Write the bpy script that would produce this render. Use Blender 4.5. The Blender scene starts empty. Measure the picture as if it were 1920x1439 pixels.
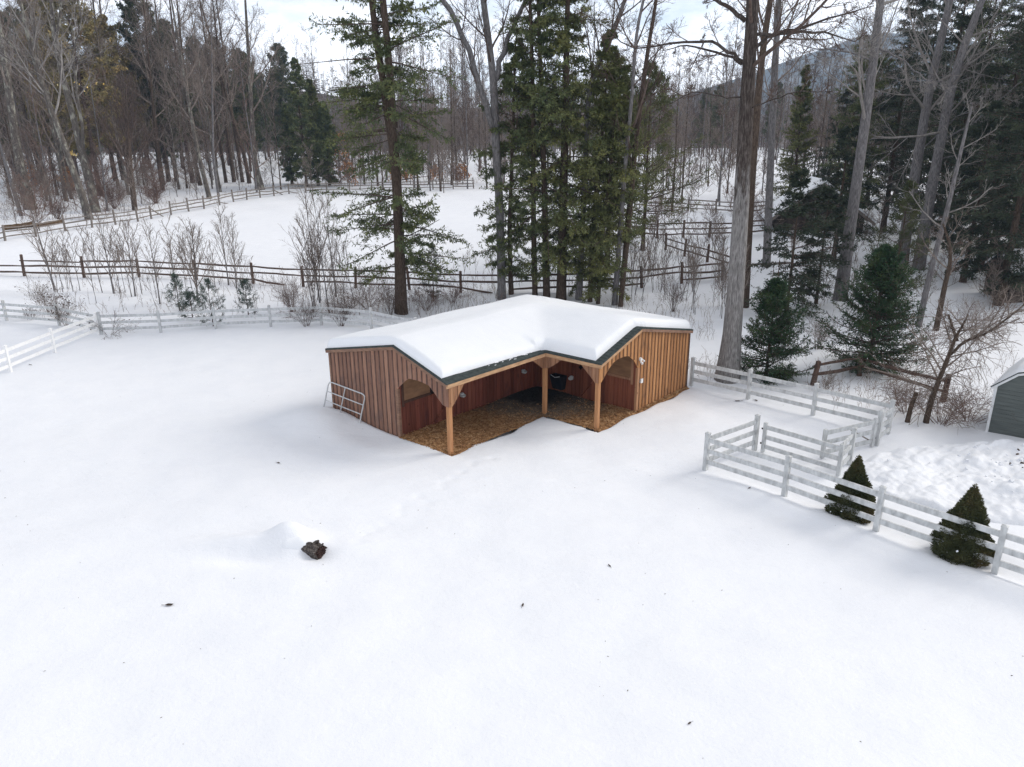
import bpy, math, random
import numpy as np
from mathutils import Matrix, Vector

# ------------------------------------------------------------------ basics
SC = bpy.context.scene
COL = SC.collection
rad = math.radians

CAM_F, CAM_H = 1344.0, 9.3
PITCH, ROLL = rad(17.96), -0.0065
_c, _s = math.cos(PITCH), math.sin(PITCH)
_R0, _U0, FW = np.array([1, 0, 0.]), np.array([0, _s, _c]), np.array([0, _c, -_s])
RT = _R0*math.cos(ROLL) + _U0*math.sin(ROLL)
UP = -_R0*math.sin(ROLL) + _U0*math.cos(ROLL)
CAM = np.array([0, 0, CAM_H])

# shed frame: local x runs from the back to the front of the left wing, local y into the right wing
YAW = -0.7257
OX, OY = 1.2196, 25.02
DD, L1, L2, HE, HR, WALL, RP = 6.30, 4.87, 2.37, 2.42, 3.22, 3.85, 2.50
WI = DD - WALL
AV = np.array([math.cos(YAW), math.sin(YAW)])
BV = np.array([-math.sin(YAW), math.cos(YAW)])

def to_local(x, y):
    dx, dy = x-OX, y-OY
    return dx*AV[0]+dy*AV[1], dx*BV[0]+dy*BV[1]

def sstep(e0, e1, x):
    t = np.clip((x-e0)/(e1-e0), 0, 1)
    return t*t*(3-2*t)

def bump(x, y, cx, cy, sx, sy, ang=0.0):
    c, s = math.cos(ang), math.sin(ang)
    u = ((x-cx)*c+(y-cy)*s)/sx
    v = (-(x-cx)*s+(y-cy)*c)/sy
    return np.exp(-(u*u+v*v))

_NY = np.array([-100, 46, 52, 65, 84, 104, 160, 260, 400, 4000.])
_NZ = np.array([0, 0, .25, 1.4, 2.4, 3.4, 6.0, 9.0, 12., 12.])

def ground_z(x, y):
    x = np.asarray(x, float); y = np.asarray(y, float)
    z = (np.interp(y, _NY, _NZ)+np.interp(y-2.5, _NY, _NZ)+np.interp(y+2.5, _NY, _NZ))/3
    z = z + .05*np.sin(x*.31+1.3)*np.sin(y*.27+.4) + .025*np.sin(x*.83+y*.41)+.02*np.sin(y*.9-x*.37+2.)
    z = z + .012*np.sin(x*2.3+y*1.1+.5)*np.sin(y*1.9-x*.6)
    # banks and hollows between the paddock fence and the rail fence
    z = z - .35*bump(x, y, 11, 38, 9, 5) - .3*bump(x, y, -12, 44, 22, 2.6) + .22*bump(x, y, -20, 47.6, 26, 1.6)
    z = z + .12*np.sin(x*.9)*np.sin(y*1.1+.7)*sstep(38, 42, y)*(1-sstep(50, 54, y))
    z = z + .10*np.sin(x*.55+.5)*np.sin(y*.6)*sstep(58, 66, y)*sstep(14, 20, np.abs(x+10))
    a, b = to_local(x, y)
    # drifts round the shed
    z = z + .34*bump(a, b, -6.0, -5.9, 1.5, 1.2) - .10*bump(a, b, -3.2, -5.6, 1.2, .6)
    z = z - .08*bump(a, b, 1.2, -2.6, 1.2, 2.6) + .05*bump(a, b, .5, -.6, .5, .6)
    z = z - .06*bump(a, b, 3.6, 2.0, 1.0, 3.0)
    # bare floor under the roof
    wob = .07*np.sin(b*2.1+.4)+.035*np.sin(b*5.3)
    wob2 = .06*np.sin(a*2.9+1)+.03*np.sin(a*6.1)
    inl = sstep(-.06, .06, np.minimum.reduce([.10+wob-a, b+L1+.02, DD+.05-b, a+DD+.05]))
    inr = sstep(-.06, .06, np.minimum.reduce([L2+.16+.05*np.sin(b*3)-a, b+.10+wob2, DD+.05-b, a+DD+.05]))
    pit = np.maximum(inl, inr)
    z = z*(1-pit) + pit*(-.22)
    # snow blown over the log
    z = z + .46*bump(x, y, -5.55, 15.95, .55, .40) + .22*bump(x, y, -6.6, 15.75, 1.2, .38) - .16*bump(x, y, -6.3, 15.15, 1.2, .38)
    z = z - .12*bump(x, y, -4.75, 15.35, .35, .3) + .05*bump(x, y, -3.4, 15.9, 1.4, .3, .2)
    # wind ripples and an old half-filled track from the log towards the shed
    dm = sstep(9, 11, y)*(1-sstep(34, 38, y))
    z = z + dm*.010*np.sin(x*3.1+y*1.3+1.2*np.sin(y*.7))*np.sin(x*.23+y*.31+1.)**2
    z = z + dm*.016*np.sin(x*.9-y*1.7+np.sin(x*.5))*np.sin(x*.17-y*.2)
    for k in range(15):
        f = k/14.
        fx = -4.0+3.1*f+.14*math.sin(k*2.4)+.12*(-1)**k; fy = 15.9+5.2*f+.1*math.sin(k*1.7)
        z = z - .035*bump(x, y, fx, fy, .16, .13)
    # edge of the bank along the front fence, hollows round the clipped spruces
    t = ((x-6.6)*4.4+(y-19.6)*(-5.3))/47.45
    dl = ((x-6.6)*5.3+(y-19.6)*4.4)/6.89
    z = z + .10*np.exp(-((dl+.55)/.45)**2)*sstep(-.2, .1, t) - .06*np.exp(-((dl-.3)/.6)**2)*sstep(-.2, .1, t)
    return z

def ray(px, py):
    d = FW*CAM_F + RT*(px-960) - UP*(py-719.5)
    return d/np.linalg.norm(d)

def at(px, py):
    """world point of the ground seen at that place of the photograph"""
    d = ray(px, py)
    ts = np.concatenate([np.arange(6, 80, .25), np.arange(80, 700, 1.)])
    p = CAM[None]+d[None]*ts[:, None]
    h = p[:, 2]-ground_z(p[:, 0], p[:, 1])
    i = np.argmax(h < 0)
    if h[i] >= 0:
        i = len(ts)-1
    lo, hi = ts[i-1], ts[i]
    for _ in range(30):
        m = (lo+hi)/2
        q = CAM+d*m
        if q[2] < float(ground_z(q[0], q[1])):
            hi = m
        else:
            lo = m
    return CAM+d*hi

def ahead(px, py, y):
    """world point on the same sight line at world depth y"""
    d = ray(px, py)
    return CAM+d*(y/d[1])

# ------------------------------------------------------------------ materials
def ramp(nt, fac, stops):
    n = nt.nodes.new('ShaderNodeValToRGB')
    e = n.color_ramp.elements
    while len(e) > 1:
        e.remove(e[0])
    e[0].position = stops[0][0]; e[0].color = (*stops[0][1], 1)
    for p, c in stops[1:]:
        k = e.new(p); k.color = (*c, 1)
    nt.links.new(fac, n.inputs[0])
    return n.outputs[0]

def noise(nt, vec, scale, detail=4, rough=.55):
    n = nt.nodes.new('ShaderNodeTexNoise')
    n.inputs['Scale'].default_value = scale; n.inputs['Detail'].default_value = detail
    n.inputs['Roughness'].default_value = rough
    if vec is not None:
        nt.links.new(vec, n.inputs['Vector'])
    return n.outputs['Fac']

def mapping(nt, src, scale, loc=(0, 0, 0)):
    m = nt.nodes.new('ShaderNodeMapping')
    m.inputs['Scale'].default_value = scale; m.inputs['Location'].default_value = loc
    nt.links.new(src, m.inputs['Vector'])
    return m.outputs[0]

def mixc(nt, fac, a, b, mode='MIX'):
    m = nt.nodes.new('ShaderNodeMix'); m.data_type = 'RGBA'; m.blend_type = mode
    for s, v in ((m.inputs[0], fac), (m.inputs[6], a), (m.inputs[7], b)):
        if isinstance(v, (int, float)):
            s.default_value = v
        elif isinstance(v, tuple):
            s.default_value = (*v, 1)
        else:
            nt.links.new(v, s)
    return m.outputs[2]

def bumpn(nt, b, height, strength, dist):
    n = nt.nodes.new('ShaderNodeBump')
    n.inputs['Strength'].default_value = strength; n.inputs['Distance'].default_value = dist
    nt.links.new(height, n.inputs['Height'])
    nt.links.new(n.outputs[0], b.inputs['Normal'])

def newmat(name, rough=.8, spec=.25):
    m = bpy.data.materials.new(name); m.use_nodes = True
    nt = m.node_tree
    b = nt.nodes['Principled BSDF']
    b.inputs['Roughness'].default_value = rough
    b.inputs['Specular IOR Level'].default_value = spec
    tc = nt.nodes.new('ShaderNodeTexCoord')
    return m, nt, b, tc.outputs['Object']

def mat_noise(name, c0, c1, scale=3., rough=.8, sc=(1, 1, 1), c2=None, bmp=0., bdist=.01, spec=.2, detail=5, lo=.3, hi=.7):
    m, nt, b, oc = newmat(name, rough, spec)
    v = mapping(nt, oc, sc)
    f = noise(nt, v, scale, detail)
    st = [(lo, c0), (hi, c1)]
    if c2:
        st = [(lo, c0), ((lo+hi)/2, c1), (hi, c2)]
    nt.links.new(ramp(nt, f, st), b.inputs['Base Color'])
    if bmp:
        bumpn(nt, b, f, bmp, bdist)
    return m

def mat_snow(name, c=(.80, .825, .865), fine=1.0, lumps=0.0, specks=False):
    m, nt, b, oc = newmat(name, .65, .25)
    n1 = noise(nt, oc, 1.1, 6, .6)
    n2 = noise(nt, oc, 14., 5, .7)
    col = ramp(nt, n1, [(.25, (c[0]*.95, c[1]*.955, c[2]*.965)), (.75, c)])
    if specks:
        n3 = noise(nt, oc, 9., 2, .5)
        sp = ramp(nt, n3, [(.77, (0, 0, 0)), (.80, (1, 1, 1))])
        col = mixc(nt, sp, col, (.45, .44, .42))
    nt.links.new(col, b.inputs['Base Color'])
    h = nt.nodes.new('ShaderNodeMath'); h.operation = 'MULTIPLY_ADD'
    nt.links.new(n2, h.inputs[0]); h.inputs[1].default_value = .35
    nt.links.new(n1, h.inputs[2])
    n4 = noise(nt, mapping(nt, oc, (1, 1.6, 1)), .5, 5, .6)
    h2 = nt.nodes.new('ShaderNodeMath'); h2.operation = 'MULTIPLY_ADD'
    nt.links.new(n4, h2.inputs[0]); h2.inputs[1].default_value = 2.2; nt.links.new(h.outputs[0], h2.inputs[2])
    bumpn(nt, b, h2.outputs[0], .4*fine, .075)
    return m

def mat_boards(name, axis, cols, pitch=.24, stain=None, rough=.85):
    """vertical boards: every board its own shade, grain running up and down"""
    m, nt, b, oc = newmat(name, rough, .15)
    sx = nt.nodes.new('ShaderNodeSeparateXYZ'); nt.links.new(oc, sx.inputs[0])
    d = nt.nodes.new('ShaderNodeMath'); d.operation = 'DIVIDE'; d.inputs[1].default_value = pitch
    nt.links.new(sx.outputs[axis], d.inputs[0])
    fl = nt.nodes.new('ShaderNodeMath'); fl.operation = 'FLOOR'; nt.links.new(d.outputs[0], fl.inputs[0])
    wn = nt.nodes.new('ShaderNodeTexWhiteNoise'); wn.noise_dimensions = '1D'
    nt.links.new(fl.outputs[0], wn.inputs['W'])
    base = ramp(nt, wn.outputs['Value'], [(0, cols[0]), (.5, cols[1]), (1, cols[2])])
    g = noise(nt, mapping(nt, oc, (22, 22, 1.1)), 1.0, 6, .65)
    base = mixc(nt, .75, base, ramp(nt, g, [(.3, (.55, .52, .5)), (.7, (1.2, 1.18, 1.15))]), 'MULTIPLY')
    k = noise(nt, mapping(nt, oc, (9, 9, 5)), 1.0, 2, .4)
    base = mixc(nt, ramp(nt, k, [(.70, (0, 0, 0)), (.76, (.8, .8, .8))]), base, (cols[0][0]*.35, cols[0][1]*.3, cols[0][2]*.3))
    if stain:
        s = noise(nt, mapping(nt, oc, (1.6, 1.6, .8), (3.1, 1.7, .4)), 1.0, 6, .62)
        base = mixc(nt, ramp(nt, s, [(stain[1], (0, 0, 0)), (stain[2], (.85, .85, .85))]), base, stain[0])
    nt.links.new(base, b.inputs['Base Color'])
    bumpn(nt, b, g, .4, .01)
    return m

def mat_leaf(name, c0, c1, c2, scale=1.1, rough=.7, var=.5):
    m, nt, b, oc = newmat(name, rough, .2)
    f = noise(nt, oc, scale, 3, .6)
    f2 = noise(nt, oc, scale*9, 2, .6)
    base = ramp(nt, f, [(.3, c0), (.5, c1), (.68, c2)])
    base = mixc(nt, var, base, ramp(nt, f2, [(.3, (.6, .6, .6)), (.7, (1.3, 1.3, 1.3))]), 'MULTIPLY')
    nt.links.new(base, b.inputs['Base Color'])
    return m

def mat_bark(name, c0, c1, c2, sc=(9, 9, 1.6), lichen=None, bm=.9):
    m, nt, b, oc = newmat(name, .9, .1)
    f = noise(nt, mapping(nt, oc, sc), 1.4, 7, .7)
    base = ramp(nt, f, [(.33, c0), (.5, c1), (.66, c2)])
    if lichen:
        l = noise(nt, mapping(nt, oc, (2.2, 2.2, .9)), 1.2, 5, .7)
        base = mixc(nt, ramp(nt, l, [(.52, (0, 0, 0)), (.62, (.85, .85, .85))]), base, lichen)
    nt.links.new(base, b.inputs['Base Color'])
    bumpn(nt, b, f, bm, .03)
    return m

M = {}
M['snow'] = mat_snow('snow', (.80, .82, .862), 1.0, specks=False)
M['roof_snow'] = mat_snow('roof_snow', (.82, .84, .872), .7)
M['pile_snow'] = mat_snow('pile_snow', (.79, .81, .85), 1.6, specks=True)
M['wall_left'] = mat_boards('shade_toned_boards', 0, ((.24, .135, .10), (.31, .175, .125), (.385, .225, .16)), stain=((.10, .075, .075), .54, .72))  # shaded gable: its duller, mauve shade is put into the board colour
M['wall_right'] = mat_boards('sun_toned_boards', 1, ((0.350, 0.170, 0.075), (0.445, 0.221, 0.097), (0.530, 0.273, 0.124)), stain=((.055, .04, .035), .56, .74))  # same wood on the sunlit gable, sun warmth put into the colour
M['red_x'] = mat_boards('red_stained_boards_x', 0, ((0.147, 0.050, 0.032), (0.216, 0.073, 0.045), (0.275, 0.100, 0.059)), .2, stain=((.06, .025, .022), .58, .75))
M['red_y'] = mat_boards('red_stained_boards_y', 1, ((0.147, 0.048, 0.033), (0.211, 0.067, 0.048), (0.266, 0.095, 0.063)), .2, stain=((.06, .022, .025), .58, .75))
M['bracket'] = mat_boards('bracket_boards', 0, ((.24, .13, .085), (.31, .17, .105), (.38, .21, .13)), .16)
M['bracket_y'] = mat_boards('bracket_boards_y', 1, ((.26, .135, .08), (.34, .18, .105), (.42, .23, .13)), .16)
M['batten'] = mat_noise('shadow_line_battens', (.10, .06, .05), (.18, .11, .085), 1.5, .85, (4, 4, 2))  # darkened so the battens carry the shadow lines between boards
M['batten_warm'] = mat_noise('shadow_line_battens_sun_toned', (.12, .06, .034), (.25, .13, .066), 1.5, .85, (4, 4, 2))  # shadow lines as colour again, warmed for the sunlit gable
M['post_wood'] = mat_noise('post_timber', (.34, .16, .075), (.50, .26, .125), 1.2, .8, (14, 14, 1.2), bmp=.3)
M['fascia'] = mat_noise('fascia_timber', (.34, .20, .115), (.56, .35, .20), 1.4, .8, (2.5, 2.5, 10), bmp=.2)
M['fascia_old'] = mat_noise('weathered_trim', (.17, .10, .075), (.30, .18, .12), 1.4, .85, (2.5, 2.5, 10), bmp=.2)
M['shingle'] = mat_noise('shingles', (.028, .036, .036), (.062, .075, .072), 9, .9, (1, 1, 1), bmp=.5, bdist=.02)
M['plywood'] = mat_noise('plywood', (.17, .09, .05), (.27, .15, .08), 1.0, .7, (2, 2, 7))
M['dark_wood'] = mat_noise('dark_trim', (.05, .026, .02), (.10, .05, .035), 2, .8, (6, 6, 2))
M['dark'] = mat_noise('dark_inside', (.008, .006, .006), (.015, .012, .012), 2)
M['rubber'] = mat_noise('black_rubber', (.008, .009, .013), (.018, .02, .026), 6, .55)
M['galv'] = mat_noise('galvanised', (.45, .47, .48), (.62, .64, .65), 5, .45, spec=.5)
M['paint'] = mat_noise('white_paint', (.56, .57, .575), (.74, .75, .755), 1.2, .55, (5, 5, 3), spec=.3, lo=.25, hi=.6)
M['paint_grey'] = mat_noise('grimy_shade_toned_paint', (.33, .34, .345), (.58, .595, .60), 1.2, .6, (6, 6, 3), spec=.25, lo=.25, hi=.62)  # streaky grime, plus the grey of the fences' shaded faces painted in
M['paint_lit'] = mat_noise('sun_toned_white_paint', (.72, .73, .735), (.84, .845, .85), 1.2, .5, (6, 6, 3), spec=.3, lo=.2, hi=.5)  # sunlit copy of the fence paint, brightness put into the colour
M['paint_mid'] = mat_noise('shade_toned_white_paint', (.36, .375, .385), (.58, .595, .605), 1.2, .6, (6, 6, 3), spec=.25, lo=.25, hi=.62)  # shade on the fence behind the shed, put into its paint colour
M['lamp_white'] = mat_noise('lamp_casing', (.7, .7, .7), (.85, .85, .84), 5, .4, spec=.5)
M['rail_wood'] = mat_bark('old_rail_wood', (.045, .032, .028), (.10, .068, .055), (.17, .11, .085), (10, 10, 2), bm=.5)
M['grey_rail'] = mat_bark('grey_rail_wood', (0.118, 0.103, 0.095), (0.198, 0.175, 0.157), (0.288, 0.252, 0.226), (8, 8, 2), bm=.4)
M['siding'] = mat_noise('green_siding', (.088, .10, .097), (.135, .152, .146), 1.3, .8, (1.2, 1.2, 14), bmp=.4)
M['trim'] = mat_noise('pale_trim', (.62, .64, .66), (.78, .79, .8), 3, .6)
M['cabin'] = mat_boards('cabin_boards', 0, ((.04, .032, .028), (.055, .045, .04), (.075, .06, .052)), .2)
M['bark_grey'] = mat_bark('pale_grey_bark', (0.074, 0.068, 0.068), (0.155, 0.146, 0.147), (0.260, 0.248, 0.251), (13, 13, 2.4))
M['bark_oak'] = mat_bark('furrowed_bark', (0.054, 0.043, 0.037), (0.130, 0.112, 0.101), (0.238, 0.216, 0.202), (17, 17, 2.2), bm=1.2)
def mat_oak():
    m, nt, b, oc = newmat('two_tone_oak_bark', .9, .1)
    f = noise(nt, mapping(nt, oc, (17, 17, 2.2)), 1.4, 7, .7)
    pale = ramp(nt, f, [(.33, (.085, .08, .078)), (.5, (.20, .19, .185)), (.66, (.34, .33, .325))])
    dark = ramp(nt, f, [(.33, (.022, .017, .014)), (.5, (.06, .048, .042)), (.68, (.15, .13, .12))])
    sx = nt.nodes.new('ShaderNodeSeparateXYZ'); nt.links.new(oc, sx.inputs[0])
    k = noise(nt, mapping(nt, oc, (5, 5, 1.5)), 1.3, 6, .7)
    ad = nt.nodes.new('ShaderNodeMath'); ad.operation = 'MULTIPLY_ADD'; ad.inputs[1].default_value = 7.
    nt.links.new(k, ad.inputs[0]); nt.links.new(sx.outputs[2], ad.inputs[2])
    mr = nt.nodes.new('ShaderNodeMapRange'); mr.inputs[1].default_value = 10.6; mr.inputs[2].default_value = 12.0
    nt.links.new(ad.outputs[0], mr.inputs[0])
    nt.links.new(mixc(nt, mr.outputs[0], pale, dark), b.inputs['Base Color'])
    bumpn(nt, b, f, 1.2, .03)
    return m
M['bark_oak'] = mat_oak()
M['bark_brown'] = mat_bark('brown_bark', (0.039, 0.027, 0.022), (0.077, 0.056, 0.042), (0.127, 0.095, 0.075), (12, 12, 3))
M['bark_red'] = mat_bark('reddish_pine_bark', (0.054, 0.037, 0.032), (0.102, 0.071, 0.061), (0.153, 0.109, 0.094), (8, 8, 2))
M['bark_lichen'] = mat_bark('mottled_maple_bark', (0.051, 0.043, 0.038), (0.102, 0.087, 0.076), (0.153, 0.135, 0.122), (10, 10, 2), lichen=(.30, .295, .25))
M['twig_grey'] = mat_bark('grey_twigs', (0.114, 0.093, 0.080), (0.194, 0.158, 0.137), (0.299, 0.251, 0.218), (3, 3, 1))
M['twig_dark'] = mat_bark('dark_twigs', (0.059, 0.042, 0.033), (0.101, 0.073, 0.062), (0.160, 0.120, 0.101), (3, 3, 1))
M['twig_pale'] = mat_bark('pale_twigs', (0.163, 0.146, 0.136), (0.245, 0.224, 0.211), (0.340, 0.320, 0.299), (2, 2, 1))
M['twig_red'] = mat_bark('reddish_twigs', (0.103, 0.065, 0.055), (0.166, 0.113, 0.093), (0.228, 0.162, 0.136), (3, 3, 1))
M['hemlock'] = mat_leaf('hemlock_needles', (0.055, 0.077, 0.037), (0.104, 0.128, 0.054), (0.181, 0.194, 0.071))
M['hemlock_olive'] = mat_leaf('olive_hemlock_needles', (0.062, 0.079, 0.033), (0.124, 0.138, 0.052), (0.216, 0.217, 0.073), .7)
M['hemlock_dark'] = mat_leaf('dark_hemlock_needles', (0.023, 0.035, 0.024), (0.043, 0.058, 0.037), (0.074, 0.090, 0.052))
M['spruce'] = mat_leaf('spruce_needles', (0.018, 0.043, 0.021), (0.032, 0.069, 0.032), (0.075, 0.103, 0.039), 1.6)
M['pine_olive'] = mat_leaf('olive_pine_needles', (0.112, 0.105, 0.051), (0.233, 0.193, 0.086), (0.375, 0.273, 0.118), .5)
M['pine_green'] = mat_leaf('dark_pine_needles', (0.038, 0.050, 0.025), (0.072, 0.085, 0.038), (0.129, 0.134, 0.054), .6)
M['pine_blue'] = mat_leaf('young_pine_needles', (.045, .075, .06), (.07, .105, .085), (.11, .145, .11), 1.5)
M['clipped'] = mat_leaf('clipped_spruce_needles', (.045, .058, .027), (.078, .083, .036), (.150, .112, .050), 1.3, .95, .15)
M['beech'] = mat_leaf('beech_leaves', (.30, .13, .045), (.45, .22, .09), (.58, .34, .17), 1.5)
M['gold_leaf'] = mat_leaf('yellow_leaves', (.45, .26, .05), (.62, .42, .12), (.7, .58, .3), 1.5)
M['dead_leaf'] = mat_leaf('dead_leaves', (.035, .025, .02), (.07, .048, .035), (.12, .075, .05), 4)
M['weed'] = mat_leaf('dry_weeds', (.085, .06, .05), (.17, .12, .095), (.26, .19, .15), 1.0)
M['log'] = mat_bark('rotten_log', (.02, .017, .016), (.08, .068, .062), (.22, .195, .18), (14, 14, 14), bm=1.0)
M['log_red'] = mat_bark('rotten_heart', (0.015, 0.009, 0.008), (0.051, 0.029, 0.025), (0.120, 0.081, 0.070), (26, 26, 26), bm=1.0)
M['cut_log'] = mat_bark('cut_logs', (0.044, 0.028, 0.017), (0.105, 0.066, 0.039), (0.187, 0.121, 0.066), (4, 4, 9), bm=.7)

def mat_bedding():
    m, nt, b, oc = newmat('bedding', .95, .1)
    f = noise(nt, oc, 7, 8, .8)
    base = ramp(nt, f, [(.36, (.085, .043, .022)), (.5, (.25, .13, .058)), (.62, (.50, .31, .16))])
    # trampled, wet muck round the feeder in the inner corner, a patch with an edge of its own
    sx = nt.nodes.new('ShaderNodeVectorMath'); sx.operation = 'DISTANCE'
    sx.inputs[1].default_value = (-2.0, 1.9, 0)
    nt.links.new(oc, sx.inputs[0])
    n2 = noise(nt, oc, 1.3, 5, .65)
    ad = nt.nodes.new('ShaderNodeMath'); ad.operation = 'MULTIPLY_ADD'
    nt.links.new(n2, ad.inputs[0]); ad.inputs[1].default_value = 2.4; nt.links.new(sx.outputs['Value'], ad.inputs[2])
    muck = ramp(nt, f, [(.3, (.012, .012, .013)), (.7, (.04, .038, .038))])
    dirt = ramp(nt, f, [(.3, (.075, .058, .045)), (.7, (.21, .17, .13))])
    def thr(a, c):
        mr = nt.nodes.new('ShaderNodeMapRange'); mr.inputs[1].default_value = a; mr.inputs[2].default_value = c
        nt.links.new(ad.outputs[0], mr.inputs[0]); return mr.outputs[0]
    base = mixc(nt, thr(3.7, 4.9), dirt, base)
    base = mixc(nt, thr(2.3, 3.4), muck, base)
    nt.links.new(base, b.inputs['Base Color'])
    bumpn(nt, b, f, .9, .04)
    return m
M['bedding'] = mat_bedding()

# ------------------------------------------------------------------ mesh helpers
class MB:
    def __init__(s):
        s.v = []; s.q = []; s.t = []; s.n = 0; s.qm = []; s.tm = []
    def add(s, verts, quads=None, tris=None, mi=0):
        verts = np.asarray(verts, float).reshape(-1, 3)
        if quads is not None and len(quads):
            quads = np.asarray(quads, int).reshape(-1, 4)+s.n
            s.q.append(quads); s.qm.append(np.full(len(quads), mi))
        if tris is not None and len(tris):
            tris = np.asarray(tris, int).reshape(-1, 3)+s.n
            s.t.append(tris); s.tm.append(np.full(len(tris), mi))
        s.v.append(verts); s.n += len(verts)
        return s
    def box(s, c, size, rot=None, mi=0):
        h = np.array(size)/2
        P = np.array([[x, y, z] for x in (-1, 1) for y in (-1, 1) for z in (-1, 1)])*h
        if rot is not None:
            P = P@np.asarray(rot).T
        return s.add(P+np.asarray(c), [(0, 1, 3, 2), (4, 6, 7, 5), (0, 4, 5, 1), (2, 3, 7, 6), (0, 2, 6, 4), (1, 5, 7, 3)], mi=mi)
    def beam(s, p, q, w, h, up=(0, 0, 1), mi=0):
        p = np.asarray(p, float); q = np.asarray(q, float)
        d = q-p; L = np.linalg.norm(d); d /= L
        r = np.cross(d, up); r /= np.linalg.norm(r); u = np.cross(r, d)
        return s.box((p+q)/2, (L, w, h), np.stack([d, r, u], 1), mi)
    def tubes(s, P, R, k=5, cap=True, mi=0):
        P = np.asarray(P, float); R = np.asarray(R, float)
        if P.ndim == 2:
            P = P[None]; R = R[None]
        m, n, _ = P.shape
        T = np.empty_like(P)
        T[:, 1:-1] = P[:, 2:]-P[:, :-2]; T[:, 0] = P[:, 1]-P[:, 0]; T[:, -1] = P[:, -1]-P[:, -2]
        T /= np.linalg.norm(T, axis=2, keepdims=True)+1e-9
        mean = P[:, -1]-P[:, 0]; mean /= np.linalg.norm(mean, axis=1, keepdims=True)+1e-9
        ref = np.where(np.abs(mean[:, 2:3]) > .8, np.array([[1., 0.1, 0]]), np.array([[0, 0, 1.]]))[:, None, :]
        U = np.cross(T, np.broadcast_to(ref, T.shape)); U /= np.linalg.norm(U, axis=2, keepdims=True)+1e-9
        V = np.cross(T, U)
        an = np.arange(k)*2*math.pi/k
        ring = P[:, :, None]+R[:, :, None, None]*(U[:, :, None]*np.cos(an)[None, None, :, None]+V[:, :, None]*np.sin(an)[None, None, :, None])
        idx = np.arange(m*n*k).reshape(m, n, k)
        a = idx[:, :-1]; b = idx[:, 1:]
        q = np.stack([a, np.roll(a, -1, 2), np.roll(b, -1, 2), b], -1).reshape(-1, 4)
        s.add(ring.reshape(-1, 3), q, mi=mi)
        if cap and k >= 3:
            off = s.n-m*n*k
            last = idx[:, -1]; first = idx[:, 0]
            tr = []
            for j in range(1, k-1):
                tr.append(np.stack([last[:, 0], last[:, j], last[:, j+1]], -1))
                tr.append(np.stack([first[:, 0], first[:, j+1], first[:, j]], -1))
            tr = np.concatenate(tr)+off
            s.t.append(tr); s.tm.append(np.full(len(tr), mi))
        return s
    def grid(s, X, Y, Z, mask=None, mi=0):
        n, m = X.shape
        idx = np.arange(n*m).reshape(n, m)
        q = np.stack([idx[:-1, :-1], idx[:-1, 1:], idx[1:, 1:], idx[1:, :-1]], -1)
        if mask is not None:
            q = q[mask]
        return s.add(np.stack([X, Y, Z], -1).reshape(-1, 3), q.reshape(-1, 4), mi=mi)
    def build(s, name, mats, parent=None, smooth=False, loc=None, bevel=0.):
        me = bpy.data.meshes.new(name)
        v = np.concatenate(s.v)
        me.vertices.add(len(v)); me.vertices.foreach_set('co', v.astype(np.float32).ravel())
        q = np.concatenate(s.q) if s.q else np.zeros((0, 4), int)
        t = np.concatenate(s.t) if s.t else np.zeros((0, 3), int)
        nl = q.size+t.size
        me.loops.add(nl)
        me.loops.foreach_set('vertex_index', np.concatenate([q.ravel(), t.ravel()]).astype(np.int32))
        st = np.concatenate([np.arange(len(q))*4, q.size+np.arange(len(t))*3]).astype(np.int32)
        me.polygons.add(len(st)); me.polygons.foreach_set('loop_start', st)
        mi = np.concatenate((s.qm or [np.zeros(0, int)])+(s.tm or [np.zeros(0, int)])).astype(np.int32)
        if not isinstance(mats, (list, tuple)):
            mats = [mats]
        for m in mats:
            me.materials.append(m)
        me.polygons.foreach_set('material_index', mi)
        me.polygons.foreach_set('use_smooth', np.full(len(st), smooth))
        me.update(calc_edges=True); me.validate()
        o = bpy.data.objects.new(name, me); COL.objects.link(o)
        if parent is not None:
            o.parent = parent
        if loc is not None:
            o.location = loc
        if bevel:
            bm = o.modifiers.new('bevel', 'BEVEL'); bm.width = bevel; bm.segments = 2; bm.limit_method = 'ANGLE'
        return o

def tag(o, label=None, cat=None, group=None, kind=None):
    if label: o['label'] = label
    if cat: o['category'] = cat
    if group: o['group'] = group
    if kind: o['kind'] = kind
    return o

def thing(name, label, cat, loc=(0, 0, 0), rz=0., group=None):
    o = bpy.data.objects.new(name, None); COL.objects.link(o)
    o.empty_display_size = .3
    o.location = loc; o.rotation_euler = (0, 0, rz)
    return tag(o, label, cat, group)

KIDS = {}
def copy_thing(root, loc, rz=0., scale=1., label=None, group=None, tilt=(0, 0)):
    r = root.copy(); COL.objects.link(r)
    r.location = loc; r.rotation_euler = (tilt[0], tilt[1], rz); r.scale = (scale,)*3 if np.isscalar(scale) else scale
    if label: r['label'] = label
    if group: r['group'] = group
    elif 'group' in r: del r['group']
    for ch in KIDS[root.name]:
        c = ch.copy(); COL.objects.link(c); c.parent = r
    return r

# ------------------------------------------------------------------ camera, light, sky, air
cam = bpy.data.cameras.new('camera'); camo = bpy.data.objects.new('camera', cam); COL.objects.link(camo)
cam.sensor_width = 36; cam.lens = CAM_F*36/1920; cam.clip_start = .1; cam.clip_end = 9000
mw = Matrix.Identity(4)
for i in range(3):
    mw[i][0], mw[i][1], mw[i][2], mw[i][3] = RT[i], UP[i], -FW[i], CAM[i]
camo.matrix_world = mw
SC.camera = camo

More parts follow.
